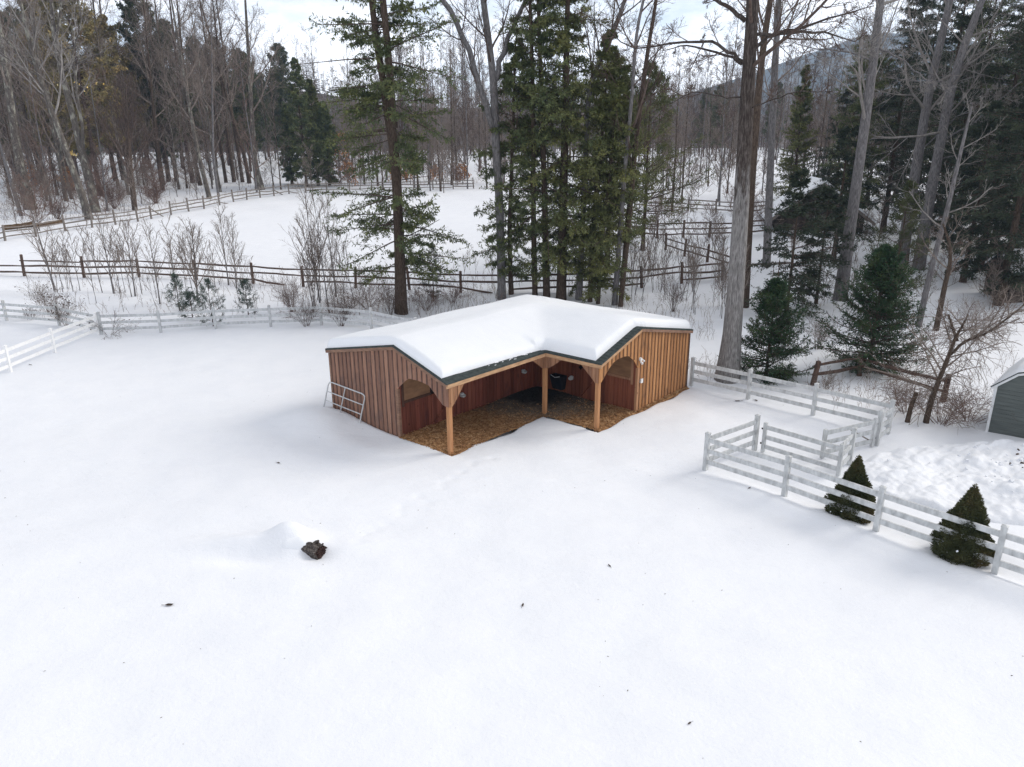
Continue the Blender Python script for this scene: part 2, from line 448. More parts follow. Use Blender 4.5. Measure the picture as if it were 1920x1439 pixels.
SUN_EL, SUN_DIR = rad(33), np.array([.93, .36])
SUN_DIR = SUN_DIR/np.linalg.norm(SUN_DIR)
sl = bpy.data.lights.new('sun', 'SUN'); so = bpy.data.objects.new('sun', sl); COL.objects.link(so)
sl.energy = 1.7; sl.angle = rad(24); sl.color = (1, .93, .83)
sv = Vector((SUN_DIR[0]*math.cos(SUN_EL), SUN_DIR[1]*math.cos(SUN_EL), math.sin(SUN_EL)))
so.rotation_euler = (-sv).to_track_quat('-Z', 'Y').to_euler(); so.location = (30, 20, 40)

W = bpy.data.worlds.new('World'); SC.world = W; W.use_nodes = True
nt = W.node_tree; bg = nt.nodes['Background']
sky = nt.nodes.new('ShaderNodeTexSky'); sky.sky_type = 'NISHITA'; sky.sun_disc = False
sky.sun_elevation = SUN_EL; sky.sun_rotation = math.atan2(SUN_DIR[0], SUN_DIR[1])
tc = nt.nodes.new('ShaderNodeTexCoord')
cl = noise(nt, mapping(nt, tc.outputs['Generated'], (2.2, 2.2, 5.5), (.4, .1, .2)), 1.6, 7, .6)
cov = ramp(nt, cl, [(.36, (.30, .30, .30)), (.54, (1, 1, 1))])
sxz = nt.nodes.new('ShaderNodeSeparateXYZ'); nt.links.new(tc.outputs['Generated'], sxz.inputs[0])
bright = ramp(nt, cl, [(.4, (9.8, 10.4, 11.8)), (.62, (12.6, 12.9, 13.6))])
over = ramp(nt, cl, [(.4, (6.85, 6.75, 6.8)), (.62, (8.1, 8.0, 7.95))])
cloud = mixc(nt, ramp(nt, sxz.outputs[2], [(.06, (0, 0, 0)), (.34, (1, 1, 1))]), bright, over)
nt.links.new(mixc(nt, cov, sky.outputs[0], cloud), bg.inputs[0])
bg.inputs[1].default_value = .1
SC.view_settings.view_transform = 'Standard'; SC.view_settings.look = 'None'
SC.view_settings.exposure = .46; SC.view_settings.gamma = 1
SC.cycles.max_bounces = 6; SC.cycles.diffuse_bounces = 3; SC.cycles.volume_bounces = 1
SC.cycles.use_adaptive_sampling = False
SC.cycles.use_denoising = True
SC.cycles.denoising_prefilter = 'NONE'
SC.cycles.sample_clamp_indirect = 3

# ------------------------------------------------------------------ ground
def coords(segs):
    out = []
    for a, b, d in segs:
        n = max(1, int(round((b-a)/d)))
        out.append(np.linspace(a, b, n, endpoint=False))
    return np.concatenate(out+[np.array([segs[-1][1]])])
gx = coords([(-2000, -400, 100), (-400, -70, 8), (-70, -24, .9), (-24, -6.5, .2), (-6.5, 8.5, .065), (8.5, 24, .17), (24, 70, .9), (70, 400, 8), (400, 2000, 100)])
gy = coords([(-70, 3, 2.5), (3, 13, .2), (13, 19.5, .11), (19.5, 33, .065), (33, 56, .25), (56, 130, .9), (130, 420, 6), (420, 1800, 100)])
GX, GY = np.meshgrid(gx, gy)
g = MB(); g.grid(GX, GY, ground_z(GX, GY))
tag(g.build('snow_ground', M['snow'], smooth=True), kind='structure')

# hills: wooded rise behind the meadow, blue mountain far off
def rise(name, xs, crest, y0, y1, mat, seed, rough):
    rng = np.random.default_rng(seed)
    X = np.linspace(xs[0], xs[1], 160); T = np.linspace(0, 1, 40)
    GXX, TT = np.meshgrid(X, T)
    hgt = np.interp(X, crest[0], crest[1])
    ph = rng.uniform(0, 6, 8)
    wav = sum(np.sin(X*(.9**0)*f/(xs[1]-xs[0])*20+ph[i])/f for i, f in enumerate((1, 1.9, 3.3, 5.7, 9.1)))
    hgt = hgt*(1+rough*wav)
    prof = np.sin(np.clip(TT*1.25, 0, 1.0)*math.pi/2)**1.2
    prof = np.where(TT > .8, 1-(TT-.8)*1.5, prof)
    Z = 8+prof*hgt[None]
    b = MB(); b.grid(GXX, y0+(y1-y0)*TT+np.zeros_like(GXX), Z)
    return tag(b.build(name, mat, smooth=True), kind='structure')
hm = mat_noise('winter_woods', (.075, .066, .066), (.14, .125, .125), .12, .95, c2=(.23, .215, .215), detail=8)
hm2 = mat_noise('mountain_woods', (.05, .06, .06), (.10, .11, .11), .012, .95, c2=(.2, .2, .2), detail=8)
rise('wooded_hill', (-420, 420), ([-420, -220, -120, -30, 60, 160, 420], [52, 46, 36, 26, 22, 22, 30]), 290, 520, hm, 3, .05)
rise('mountain', (-1700, 1700), ([-1700, -660, 0, 300, 500, 680, 850, 1200, 1700], [66, 80, 84, 96, 150, 204, 180, 105, 66]), 830, 1750, hm2, 7, .04)

hz = MB(); hz.box((0, 870, 139), (4200, 2000, 284))
hzo = hz.build('haze', [bpy.data.materials.new('haze')])
hmn = hzo.data.materials[0]; hmn.use_nodes = True
hn = hmn.node_tree; hn.nodes.clear()
ho = hn.nodes.new('ShaderNodeOutputMaterial'); hv = hn.nodes.new('ShaderNodeVolumePrincipled')
hv.inputs['Color'].default_value = (.52, .72, 1, 1); hv.inputs['Density'].default_value = .00020
hv.inputs['Anisotropy'].default_value = .2
hn.links.new(hv.outputs[0], ho.inputs['Volume'])
tag(hzo, kind='stuff')

# ------------------------------------------------------------------ the run-in shed
shed = thing('horse_shed', 'L-shaped brown board-and-batten horse shed under thick roof snow', 'shed', (OX, OY, 0), YAW)
def roof_z(a, b):
    """height of the shingles at a place of the shed frame"""
    sl_f = (HR-HE)/(RP+.06); sl_b = (HR-HE)/(DD-RP+.112)
    hl = np.where(a > -RP, HR-sl_f*(a+RP), HR+sl_b*(a+RP))
    hr_ = np.where(b < RP, HR-sl_f*(RP-b), HR-sl_b*(b-RP))
    z = np.where((a <= -RP) & (b >= RP), np.minimum(hl, hr_), np.where((a <= -RP), hl, np.where(b >= RP, hr_, np.maximum(np.where(a <= .5, hl, -9), np.where(b >= -.5, hr_, -9)))))
    return z

def wall(name, axis, plane, out, u0, u1, bottom, top, mat, batten=None, th=.03, parent=shed, step=.04, bw=.045, bmat=None):
    """upright boarded panel along local x or y, between two height curves; out = which side the battens are on"""
    n = max(2, int(round((u1-u0)/step))+1)
    u = np.linspace(u0, u1, n)
    b = np.array([bottom(x) for x in u]); t = np.array([top(x) for x in u])
    def pt(uu, w, z):
        return np.stack([uu, np.full_like(uu, w), z], 1) if axis == 0 else np.stack([np.full_like(uu, w), uu, z], 1)
    m = MB()
    P = [pt(u, plane+out*th/2, b), pt(u, plane+out*th/2, t), pt(u, plane-out*th/2, t), pt(u, plane-out*th/2, b)]
    i = np.arange(n-1)
    qs = []
    for k in range(4):
        k2 = (k+1) % 4
        qs.append(np.stack([k*n+i, k*n+i+1, k2*n+i+1, k2*n+i], 1))
    qs.append(np.array([[0, n, 2*n, 3*n]])); qs.append(np.array([[n-1, 4*n-1, 3*n-1, 2*n-1]]))
    m.add(np.concatenate(P), np.concatenate(qs))
    if batten:
        k0 = math.ceil((u0+.01)/batten); 
        ks = [k*batten for k in range(k0, int(math.floor((u1-.01)/batten))+1)]
        for x in ks:
            for s_ in (1,):
                zb = max(bottom(x-bw/2 if x-bw/2 > u0 else x), bottom(x+bw/2 if x+bw/2 < u1 else x))
                zt = min(top(x-bw/2), top(x+bw/2))
                if zt-zb < .05: continue
                c = (x, plane+out*(th/2+.011), (zb+zt)/2) if axis == 0 else (plane+out*(th/2+.011), x, (zb+zt)/2)
                sz = (bw, .022, zt-zb) if axis == 0 else (.022, bw, zt-zb)
                m.box(c, sz, mi=1)
    return m.build(name, [mat, M[bmat]] if bmat else [mat, mat], parent)

def pl(pts):
    xs = [p[0] for p in pts]; ys = [p[1] for p in pts]
    return lambda u: float(np.interp(u, xs, ys))
topL = lambda a: float(roof_z(np.array(a), np.array(-L1)))-.075
topR = lambda b: float(roof_z(np.array(L2), np.array(b)))-.075
# gable walls with the arched opening beside the corner post
archL = pl([(-DD, -.35), (-WI-.001, -.35), (-WI, 1.71), (-2.25, 1.88), (-1.98, 2.10), (-1.86, 2.17), (-1.37, 2.19), (-.89, 2.14), (-.68, 1.98), (-.46, 1.78), (-.30, 1.64), (-.14, 1.585), (0, 1.585)])
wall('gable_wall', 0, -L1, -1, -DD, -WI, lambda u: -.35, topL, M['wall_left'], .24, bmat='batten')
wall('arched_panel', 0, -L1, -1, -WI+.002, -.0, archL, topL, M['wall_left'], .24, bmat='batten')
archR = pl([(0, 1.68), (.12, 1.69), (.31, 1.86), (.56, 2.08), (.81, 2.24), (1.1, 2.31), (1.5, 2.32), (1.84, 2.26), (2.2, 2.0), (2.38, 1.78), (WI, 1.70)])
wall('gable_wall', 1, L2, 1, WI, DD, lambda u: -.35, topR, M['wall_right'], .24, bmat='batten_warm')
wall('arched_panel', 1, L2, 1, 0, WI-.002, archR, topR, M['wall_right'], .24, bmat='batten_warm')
# back walls
wall('back_wall', 1, -DD, -1, -L1+.016, DD, lambda u: -.35, lambda u: HE-.13, M['wall_left'], .24)
wall('back_wall', 0, DD, 1, -DD+.03, L2-.016, lambda u: -.35, lambda u: HE-.13, M['wall_right'], .24)
# red-stained walls inside the porch
zi = HR-(HR-HE)/(RP+.06)*(-WI+RP)
wall('stall_wall', 1, -WI, 1, -L1+.016, WI, lambda u: -.35, lambda u: zi-.12, M['red_y'], .2, bw=.012)
wall('stall_wall', 0, WI, -1, -WI+.016, L2-.016, lambda u: -.35, lambda u: zi-.12, M['red_x'], .2, bw=.012)
# corner boards
m = MB(); m.box((-WI-.05, -L1-.03, .66), (.10, .035, 2.02)).box((-WI+.012, -L1-.0, .66), (.024, .095, 2.02)); m.build('corner_board', M['fascia_old'], shed)
m = MB(); m.box((L2+.03, WI+.05, .66), (.035, .10, 2.02)).box((L2, WI-.012, .66), (.095, .024, 2.02)); m.build('corner_board', M['bracket_y'], shed)
m = MB(); m.box((-DD, -L1-.028, .95), (.09, .03, 2.6)); m.build('corner_board', M['fascia_old'], shed)
m = MB(); m.box((L2+.028, DD, .95), (.03, .09, 2.6)); m.build('corner_board', M['dark_wood'], shed)
# posts
for (pa, pb) in ((-.07, -L1+.085), (-.07, .07), (L2-.085, .07)):
    m = MB(); m.box((pa, pb, .95), (.14, .14, 2.5)); m.build('post', M['post_wood'], shed, bevel=.008)
# angled boarded brackets under the eaves
wall('bracket', 1, .012, 1, -L1+.02, -4.19, pl([(-L1, 1.585), (-4.72, 1.585), (-4.62, 1.68), (-4.48, 1.84), (-4.35, 2.0), (-4.19, 2.2)]), lambda u: 2.26, M['bracket_y'], .16, bw=.014)
wall('bracket', 1, .012, 1, -.76, -.03, pl([(-.8, 2.22), (-.72, 2.2), (-.25, 1.86), (-.15, 1.80), (0, 1.80)]), lambda u: 2.26, M['bracket_y'], .16, bw=.014)
wall('bracket', 0, -.012, -1, .0, .76, pl([(0, 1.80), (.15, 1.80), (.25, 1.86), (.72, 2.2), (.8, 2.22)]), lambda u: 2.26, M['bracket'], .16, bw=.014)
wall('bracket', 0, -.012, -1, 1.60, L2-.02, pl([(1.58, 2.22), (1.64, 2.2), (1.79, 2.06), (2.09, 1.81), (2.2, 1.68), (L2, 1.68)]), lambda u: 2.26, M['bracket'], .16, bw=.014)
# roof slab with shingles
GE, EE = .112, .06
rv = [(-DD-GE, -L1-GE, HE), (-RP, -L1-GE, HR), (EE, -L1-GE, HE), (EE, -EE, HE), (L2+GE, -EE, HE), (L2+GE, RP, HR), (L2+GE, DD+GE, HE), (-DD-GE, DD+GE, HE), (-RP, RP, HR)]
rv2 = [(x, y, z-.06) for x, y, z in rv]
m = MB()
qt = np.array([(0, 1, 8, 7), (1, 2, 3, 8), (3, 4, 5, 8), (8, 5, 6, 7)])
m.add(rv, qt); m.add(rv2, qt[:, ::-1])
ed = [0, 1, 2, 3, 4, 5, 6, 7]
m.add(rv+rv2, [(ed[i], ed[(i+1) % 8], 9+ed[(i+1) % 8], 9+ed[i]) for i in range(8)])
# butt edges of the shingle courses along the bare strips
for k in range(1, 15):
    f = k/15.
    z = HE+(HR-HE)*f
    bb = -EE+(RP+EE)*f
    m.box((L2-.13, bb, z+.004), (.5, .02, .014))
for k in range(1, 4):
    f = k*.055
    m.box((EE-(RP+EE)*f, -2.5, HE+(HR-HE)*f+.004), (.02, 4.8, .014))
m.build('roof', M['shingle'], shed)
# fascia and barge boards
m = MB(); m.box((EE-.018, (-L1-GE-EE)/2, HE-.125), (.03, L1+GE-EE-.002, .13)); m.build('fascia', M['fascia'], shed)
m = MB(); m.box(((EE+L2+GE)/2, -EE+.018, HE-.125), (L2+GE-EE-.002, .03, .13)); m.build('fascia', M['fascia'], shed)
for p, q, mt in (((-DD-GE, -L1-GE+.02, HE-.11), (-RP, -L1-GE+.02, HR-.11), 'fascia_old'), ((-RP, -L1-GE+.02, HR-.11), (EE, -L1-GE+.02, HE-.11), 'fascia_old'),
             ((L2+GE-.02, -EE, HE-.11), (L2+GE-.02, RP, HR-.11), 'fascia'), ((L2+GE-.02, RP, HR-.11), (L2+GE-.02, DD+GE, HE-.11), 'fascia_old')):
    m = MB(); m.beam(p, q, .03, .11); m.build('barge_board', M[mt], shed)
# ceiling tie beams under the porch roof
for y in (-3.6, -2.3, -1.0):
    m = MB(); m.beam((-WI+.02, y, zi-.22), (-.02, y, HE-.18), .05, .11); m.build('rafter', M['post_wood'], shed)
# stall fronts: plywood over boards, dark rail, door with a brace
px_ = -WI+.016
m = MB(); m.box((px_+.03, -4.11, 1.72), (.022, 1.20, 1.02)); m.build('plywood_panel', M['plywood'], shed)
m = MB(); m.box((px_+.045, -4.11, 1.17), (.05, 1.24, .09)).box((px_+.045, -4.74, 1.62), (.05, .07, 1.2)); m.build('panel_trim', M['dark_wood'], shed)
m = MB(); m.box((px_+.028, -3.36, 1.42), (.02, .24, .62)); m.build('stall_opening_dark', M['dark'], shed)  # flat near-black panel: the unlit inside of an opening, painted as colour
dr = MB(); dr.box((px_+.03, -2.86, .56), (.03, 1.18, 1.14)); dro = dr.build('stall_door', M['red_y'], shed)
m = MB(); m.beam((px_+.06, -3.40, .04), (px_+.06, -2.34, 1.08), .025, .12, up=(1, 0, 0))
m.box((px_+.058, -2.86, 1.08), (.022, 1.18, .10)).box((px_+.058, -2.86, .04), (.022, 1.18, .10)); m.build('door_brace', M['red_y'], dro)
py_ = WI-.016
m = MB(); m.box((1.66, py_-.03, 1.74), (1.02, .022, .98)); m.build('plywood_panel', M['plywood'], shed)
m = MB(); m.box((1.66, py_-.045, 1.22), (1.06, .05, .09)).box((2.2, py_-.045, 1.62), (.08, .05, 1.2)); m.build('panel_trim', M['bracket'], shed)
dr = MB(); dr.box((.33, py_-.03, .60), (.9, .03, 1.22)); dro = dr.build('stall_door', M['red_x'], shed)
m = MB(); m.beam((-.08, py_-.06, .06), (.74, py_-.06, 1.14), .025, .12, up=(0, 1, 0)); m.build('door_brace', M['red_x'], dro)
m = MB(); m.box((-.15, py_-.03, 1.22), (.14, .03, .14), Matrix.Rotation(rad(45), 3, 'Y')); m.build('hook_plate', M['dark'], shed)

# roof snow
poly = np.array([(-DD-.07, -L1-.05), (-.22, -L1-.05), (-.20, -3.4), (-.15, -1.4), (-.10, -.30), (-.02, .03), (2.18, .03), (2.19, RP-.15), (2.33, RP+.5), (2.38, DD+.05), (-DD-.07, DD+.05)])
def poly_dist(X, Y):
    P = np.stack([X, Y], -1)
    best = np.full(X.shape, 1e9); near = np.zeros(X.shape+(2,)); ins = np.zeros(X.shape, bool)
    n = len(poly)
    for i in range(n):
        a, b = poly[i], poly[(i+1) % n]
        d = b-a; t = np.clip(((P-a)@d)/(d@d), 0, 1)
        q = a+t[..., None]*d
        ds = np.linalg.norm(P-q, axis=-1)
        near = np.where((ds < best)[..., None], q, near); best = np.minimum(best, ds)
        cr = ((a[1] > Y) != (b[1] > Y)) & (X < (b[0]-a[0])*(Y-a[1])/(b[1]-a[1]+1e-12)+a[0])
        ins ^= cr
    return np.where(ins, best, -best), near
st = .045
AX, BX = np.meshgrid(np.arange(-DD-.12, 2.45, st), np.arange(-L1-.1, DD+.12, st))
ds, near = poly_dist(AX, BX)
msk = (ds > 0)
cell = msk[:-1, :-1] | msk[:-1, 1:] | msk[1:, :-1] | msk[1:, 1:]
wv = .018*np.sin(AX*7+BX*3)+.014*np.sin(BX*9.+1)
AX2 = np.where(msk, AX, near[..., 0]); BX2 = np.where(msk, BX, near[..., 1])
dd_ = np.clip(np.where(msk, ds+wv*np.clip(ds*4, 0, 1), 0), 0, None)
Rw = .25
prof = (1-np.clip(1-dd_/Rw, 0, 1)**2.6)**(1/2.2)
# blurred roof form, so that the snow softens ridge and valley
acc = 0
for k, (u, v) in enumerate([(0, 0), (.25, 0), (-.25, 0), (0, .25), (0, -.25), (.45, .45), (-.45, .45), (.45, -.45), (-.45, -.45)]):
    acc = acc+roof_z(np.clip(AX2+u, -DD, L2), np.clip(BX2+v, -L1, DD))
soft = acc/9
T0 = .33+.02*np.sin(AX*1.1+1)+.02*np.sin(BX*1.3)
thin = .10*np.exp(-((AX+.25)/.5)**2)*(BX < -.4)
rz = roof_z(AX2, BX2)
Z = rz+.004+prof*(np.maximum(soft-rz, -.05)+T0-thin)
for _ in range(5):
    Zs = Z.copy()
    Zs[1:-1, 1:-1] = (Z[:-2, :-2]+Z[:-2, 1:-1]+Z[:-2, 2:]+Z[1:-1, :-2]+Z[1:-1, 1:-1]+Z[1:-1, 2:]+Z[2:, :-2]+Z[2:, 1:-1]+Z[2:, 2:])/9
    Z = np.where(ds > .17, Zs, Z)
m = MB(); m.grid(AX2, BX2, Z, cell)
rs = m.build('roof_snow', M['roof_snow'], smooth=True, loc=(OX, OY, 0)); rs.rotation_euler = (0, 0, YAW)
tag(rs, 'thick white snow blanket lying on the shed roof', 'snow')
# crumbs of snow left on the bare shingles
rng = np.random.default_rng(5)
m = MB()
for k in range(26):
    b = rng.uniform(-4.3, -.5); a = -.05-rng.uniform(0, .2)
    m.box((a, b, float(roof_z(np.array(a), np.array(b)))+.008), (rng.uniform(.015, .035), rng.uniform(.05, .16), .014), Matrix.Rotation(rng.uniform(-.4, .4), 3, 'Z'))
m.build('snow_crumbs', M['roof_snow'], rs)
rs.children[0]['kind'] = 'stuff'
tag(rs.children[0], None)

# bedding on the porch floor
AX, BX = np.meshgrid(np.arange(-WI, L2+.28, .05), np.arange(-L1-.15, DD+.05, .05))
inp = ((AX < .16) & (BX < WI+.03)) | ((BX > -.16) & (BX < WI+.03)) | ((AX > L2-.03) & (BX > -.16))
rng = np.random.default_rng(8)
Z = -.02+rng.normal(0, .012, AX.shape)+.03*np.sin(AX*2.1+1)*np.sin(BX*1.7)
Z -= .06*sstep(L2+.05, L2+.2, AX)
cell = inp[:-1, :-1] & inp[1:, 1:] & inp[1:, :-1] & inp[:-1, 1:]
m = MB(); m.grid(AX, BX, Z, cell)
# loose straw and leaves
n = 9000
a = rng.uniform(-WI+.05, L2+.12, n); b = rng.uniform(-L1-.05, WI-.05, n)
ok = ((a < .06) | (b > -.06)) & (rng.random(n) < np.clip((np.hypot(a+2.0, b-1.9)-1.4)/2.2, 0, 1))
n2 = 700
a = np.concatenate([a[ok], rng.uniform(L2+.03, L2+.13, n2)]); b = np.concatenate([b[ok], rng.uniform(WI, DD, n2)])
n = len(a)
th = rng.uniform(0, 6.28, n); le = rng.uniform(.03, .085, n); wd = rng.uniform(.008, .03, n)
dx = np.stack([np.cos(th), np.sin(th), rng.uniform(-.5, .5, n)], 1); dy = np.stack([-np.sin(th), np.cos(th), rng.uniform(-.4, .4, n)], 1)
cz = np.stack([a, b, np.full(n, .012)+rng.uniform(-.01, .02, n)], 1)
V = np.stack([cz-dx*le[:, None]/2, cz+dy*wd[:, None], cz+dx*le[:, None]/2, cz-dy*wd[:, None]], 1)
m.add(V.reshape(-1, 3), np.arange(n*4).reshape(-1, 4), mi=1)
m.add(V[:0].reshape(-1, 3))
straw = mat_leaf('straw', (.23, .11, .05), (.38, .205, .095), (.54, .37, .21), 3.)
bo = m.build('bedding', [M['bedding'], straw], loc=(OX, OY, 0)); bo.rotation_euler = (0, 0, YAW)
tag(bo, 'straw and leaf bedding with a dark trampled patch on the porch floor', 'bedding', kind='stuff')

# things hung in the shed
def in_shed(o):
    o.location = (OX, OY, 0); o.rotation_euler = (0, 0, YAW); return o
ft = thing('feed_bucket', 'black rubber corner feeder hung on the dark red inner wall', 'feeder', (OX, OY, 0), YAW)
m = MB()
for k, (w0, w1, z0, z1) in enumerate([(.46, .62, .16, .74)]):
    x0, y0 = -1.14, WI-.02
    P = [(x0-w0/2, y0, z0), (x0+w0/2, y0, z0), (x0+w0/2, y0-.26, z0), (x0-w0/2, y0-.26, z0), (x0-w1/2, y0, z1), (x0+w1/2, y0, z1), (x0+w1/2, y0-.38, z1), (x0-w1/2, y0-.38, z1)]
    I = [(x0-w1/2+.03, y0-.02, z1), (x0+w1/2-.03, y0-.02, z1), (x0+w1/2-.03, y0-.35, z1), (x0-w1/2+.03, y0-.35, z1), (x0-w0/2+.03, y0-.03, .3), (x0+w0/2-.03, y0-.03, .3), (x0+w0/2-.03, y0-.23, .3), (x0-w0/2+.03, y0-.23, .3)]
    m.add(P+I, [(0, 1, 2, 3), (0, 4, 5, 1), (1, 5, 6, 2), (2, 6, 7, 3), (3, 7, 4, 0), (4, 8, 9, 5), (5, 9, 10, 6), (6, 10, 11, 7), (7, 11, 8, 4), (8, 12, 13, 9), (9, 13, 14, 10), (10, 14, 15, 11), (11, 15, 12, 8), (12, 15, 14, 13)])
m.build('tub', M['rubber'], ft, bevel=.02)
m = MB(); m.tubes([(-1.36, WI-.40, .76), (-1.14, WI-.43, .70), (-.92, WI-.40, .76)], [.012]*3, 6); m.build('handle', M['galv'], ft)
def drinker(name, lab, p, rot):
    t = thing(name, lab, 'water bowl', (OX, OY, 0), YAW)
    m = MB(); c = np.array(p)
    n_ = np.array(rot)
    m.box(c+n_*.05, (.13, .13, .16)); m.build('housing', M['galv'], t, bevel=.03)
    m = MB(); m.tubes([c+n_*.10+(0, 0, -.06), c+n_*.12+(0, 0, -.02), c+n_*.13+(0, 0, .02)], [.05, .085, .09], 12); m.build('bowl', M['galv'], t, smooth=False)
drinker('automatic_waterer', 'small grey waterer on the red wall nearest the left corner post', (-WI+.02, -1.95, .72), (1, 0, 0))
drinker('automatic_waterer', 'small grey waterer on the red wall right of the black feeder', (-.58, WI-.02, .71), (0, -1, 0))
drinker('automatic_waterer', 'tiny grey box on the red wall left of the middle post', (-WI+.02, 1.55, .82), (1, 0, 0))

fl = thing('flood_light', 'white twin floodlight under the arch of the sunny gable wall', 'light', (OX, OY, 0), YAW)
m = MB(); m.tubes([(L2+.03, 2.56, 2.0), (L2+.10, 2.56, 2.0)], [.07, .06], 12); m.build('base_plate', M['lamp_white'], fl)
for dy in (-.09, .10):
    m = MB(); m.tubes([(L2+.08, 2.56+dy*.4, 1.98), (L2+.12, 2.56+dy, 1.95), (L2+.145, 2.56+dy*1.1, 1.91), (L2+.155, 2.56+dy*1.1, 1.90)], [.015, .025, .04, .043], 12); m.build('lamp_head', M['lamp_white'], fl, smooth=False)
m = MB(); m.box((L2+.13, 2.56, 1.86), (.07, .07, .09)); m.build('sensor', M['lamp_white'], fl, bevel=.015)
ob = thing('outlet_box', 'grey outdoor outlet box below the twin floodlight', 'outlet', (OX, OY, 0), YAW)
m = MB(); m.box((L2+.065, 2.66, 1.14), (.07, .11, .15)); m.build('housing', M['galv'], ob, bevel=.012)
m = MB(); m.box((L2+.105, 2.66, 1.15), (.012, .13, .17)); m.build('cover', M['lamp_white'], ob, bevel=.01)

# tube gate leaning on the left gable
gt = thing('tube_gate', 'galvanised tube gate leaning against the left gable wall', 'gate', (OX, OY, 0), YAW)
g0 = np.array([-6.55, -L1-.33, .06]); g1 = np.array([-4.42, -L1-.28, -.02])
lean = np.array([.15, .22, 1.0]); lean /= np.linalg.norm(lean); GHh = 1.13
def gp(u, v):
    return g0+(g1-g0)*u+lean*v
m = MB()
rc = .16
fr = [gp(0, -.1), gp(0, GHh-rc), gp(.015, GHh-rc*.35), gp(.05, GHh-.015), gp(.1, GHh), gp(.5, GHh), gp(.9, GHh), gp(.95, GHh-.015), gp(.985, GHh-rc*.35), gp(1, GHh-rc), gp(1, .05), gp(.985, -.02)]
m.tubes(np.array(fr), [.024]*len(fr), 8); m.build('frame', M['galv'], gt, smooth=True)
for v in (.74, .38, .02):
    m = MB(); m.tubes([gp(0, v), gp(.5, v), gp(1, v)], [.02]*3, 8); m.build('rail', M['galv'], gt, smooth=True)
m = MB(); m.tubes([gp(.47, -.06)-(0, .02, 0), gp(.47, GHh)-(0, .02, 0)], [.018]*2, 8); m.build('brace', M['galv'], gt, smooth=True)

# ------------------------------------------------------------------ white paddock fences
def gz(p):
    return np.array([p[0], p[1], float(ground_z(p[0], p[1]))])
def white_fence(name, label, pts, group=None, skip_first=False, skip_last=False, ph=1.2, rails=(.30, .65, 1.0), cat='fence', pm='paint'):
    pts = [gz(p) for p in pts]
    t = thing(name, label, cat, pts[0], 0, group)
    o = pts[0]
    n = len(pts)
    for i, p in enumerate(pts):
        if (i == 0 and skip_first) or (i == n-1 and skip_last):
            continue
        d = pts[min(i+1, n-1)]-pts[max(i-1, 0)]; an = math.atan2(d[1], d[0])
        Rz = np.array(Matrix.Rotation(an, 3, 'Z'))
        m = MB(); m.box(p-o+(0, 0, ph/2-.25), (.125, .125, ph+.5), Rz)
        q = p-o+np.array([0, 0, ph])
        v = np.array([[-.07, -.07, 0], [.07, -.07, 0], [.07, .07, 0], [-.07, .07, 0], [-.07, -.07, .025], [.07, -.07, .025], [.07, .07, .025], [-.07, .07, .025], [0, 0, .065]])@Rz.T
        m.add(v+q, [(3, 2, 1, 0), (0, 1, 5, 4), (1, 2, 6, 5), (2, 3, 7, 6), (3, 0, 4, 7)], [(4, 5, 8), (5, 6, 8), (6, 7, 8), (7, 4, 8)])
        m.build('post', M[pm], t)
    for i in range(n-1):
        for h in rails:
            m = MB()
            a, b = pts[i]-o, pts[i+1]-o
            dd = (b-a)/np.linalg.norm(b-a)
            m.beam(a+dd*.06+(0, 0, h), b-dd*.06+(0, 0, h), .045, .145)
            m.build('rail', M[pm], t)
    return t
corner = at(185, 628)
white_fence('paddock_fence', 'bright white three-rail fence running from the corner post towards the camera, left edge', [corner, at(103, 662), at(20, 698), at(-75, 738)], pm='paint_lit')
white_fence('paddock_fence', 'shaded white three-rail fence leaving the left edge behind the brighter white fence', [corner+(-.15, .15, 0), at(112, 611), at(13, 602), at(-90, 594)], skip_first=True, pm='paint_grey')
b_end = OX+AV[0]*(-DD-.5)+BV[0]*(DD-1.5), OY+AV[1]*(-DD-.5)+BV[1]*(DD-1.5)
pl_ = [corner+(.12, .1, 0)]+[at(*p) for p in ((302, 624), (405, 617), (508, 613), (603, 610), (697, 619))]
lastp = pl_[-1]
pl_ += [lastp+(np.array([b_end[0], b_end[1], 0])-lastp)*f for f in (.38, .72, 1.0)]
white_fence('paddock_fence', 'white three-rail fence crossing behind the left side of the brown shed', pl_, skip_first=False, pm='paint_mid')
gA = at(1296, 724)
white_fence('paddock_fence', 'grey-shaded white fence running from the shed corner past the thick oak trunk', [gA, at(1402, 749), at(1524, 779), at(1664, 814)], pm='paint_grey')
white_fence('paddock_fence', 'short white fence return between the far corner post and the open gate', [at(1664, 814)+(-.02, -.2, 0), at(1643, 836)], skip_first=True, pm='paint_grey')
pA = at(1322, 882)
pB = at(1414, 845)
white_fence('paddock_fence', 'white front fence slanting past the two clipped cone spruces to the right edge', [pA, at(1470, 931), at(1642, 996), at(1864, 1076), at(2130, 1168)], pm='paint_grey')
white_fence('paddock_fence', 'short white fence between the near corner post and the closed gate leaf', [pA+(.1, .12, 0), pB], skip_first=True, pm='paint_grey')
white_fence('paddock_fence', 'single white fence bay behind the left clipped cone spruce', [at(1571, 893), at(1592, 872)], skip_first=True, pm='paint_grey')

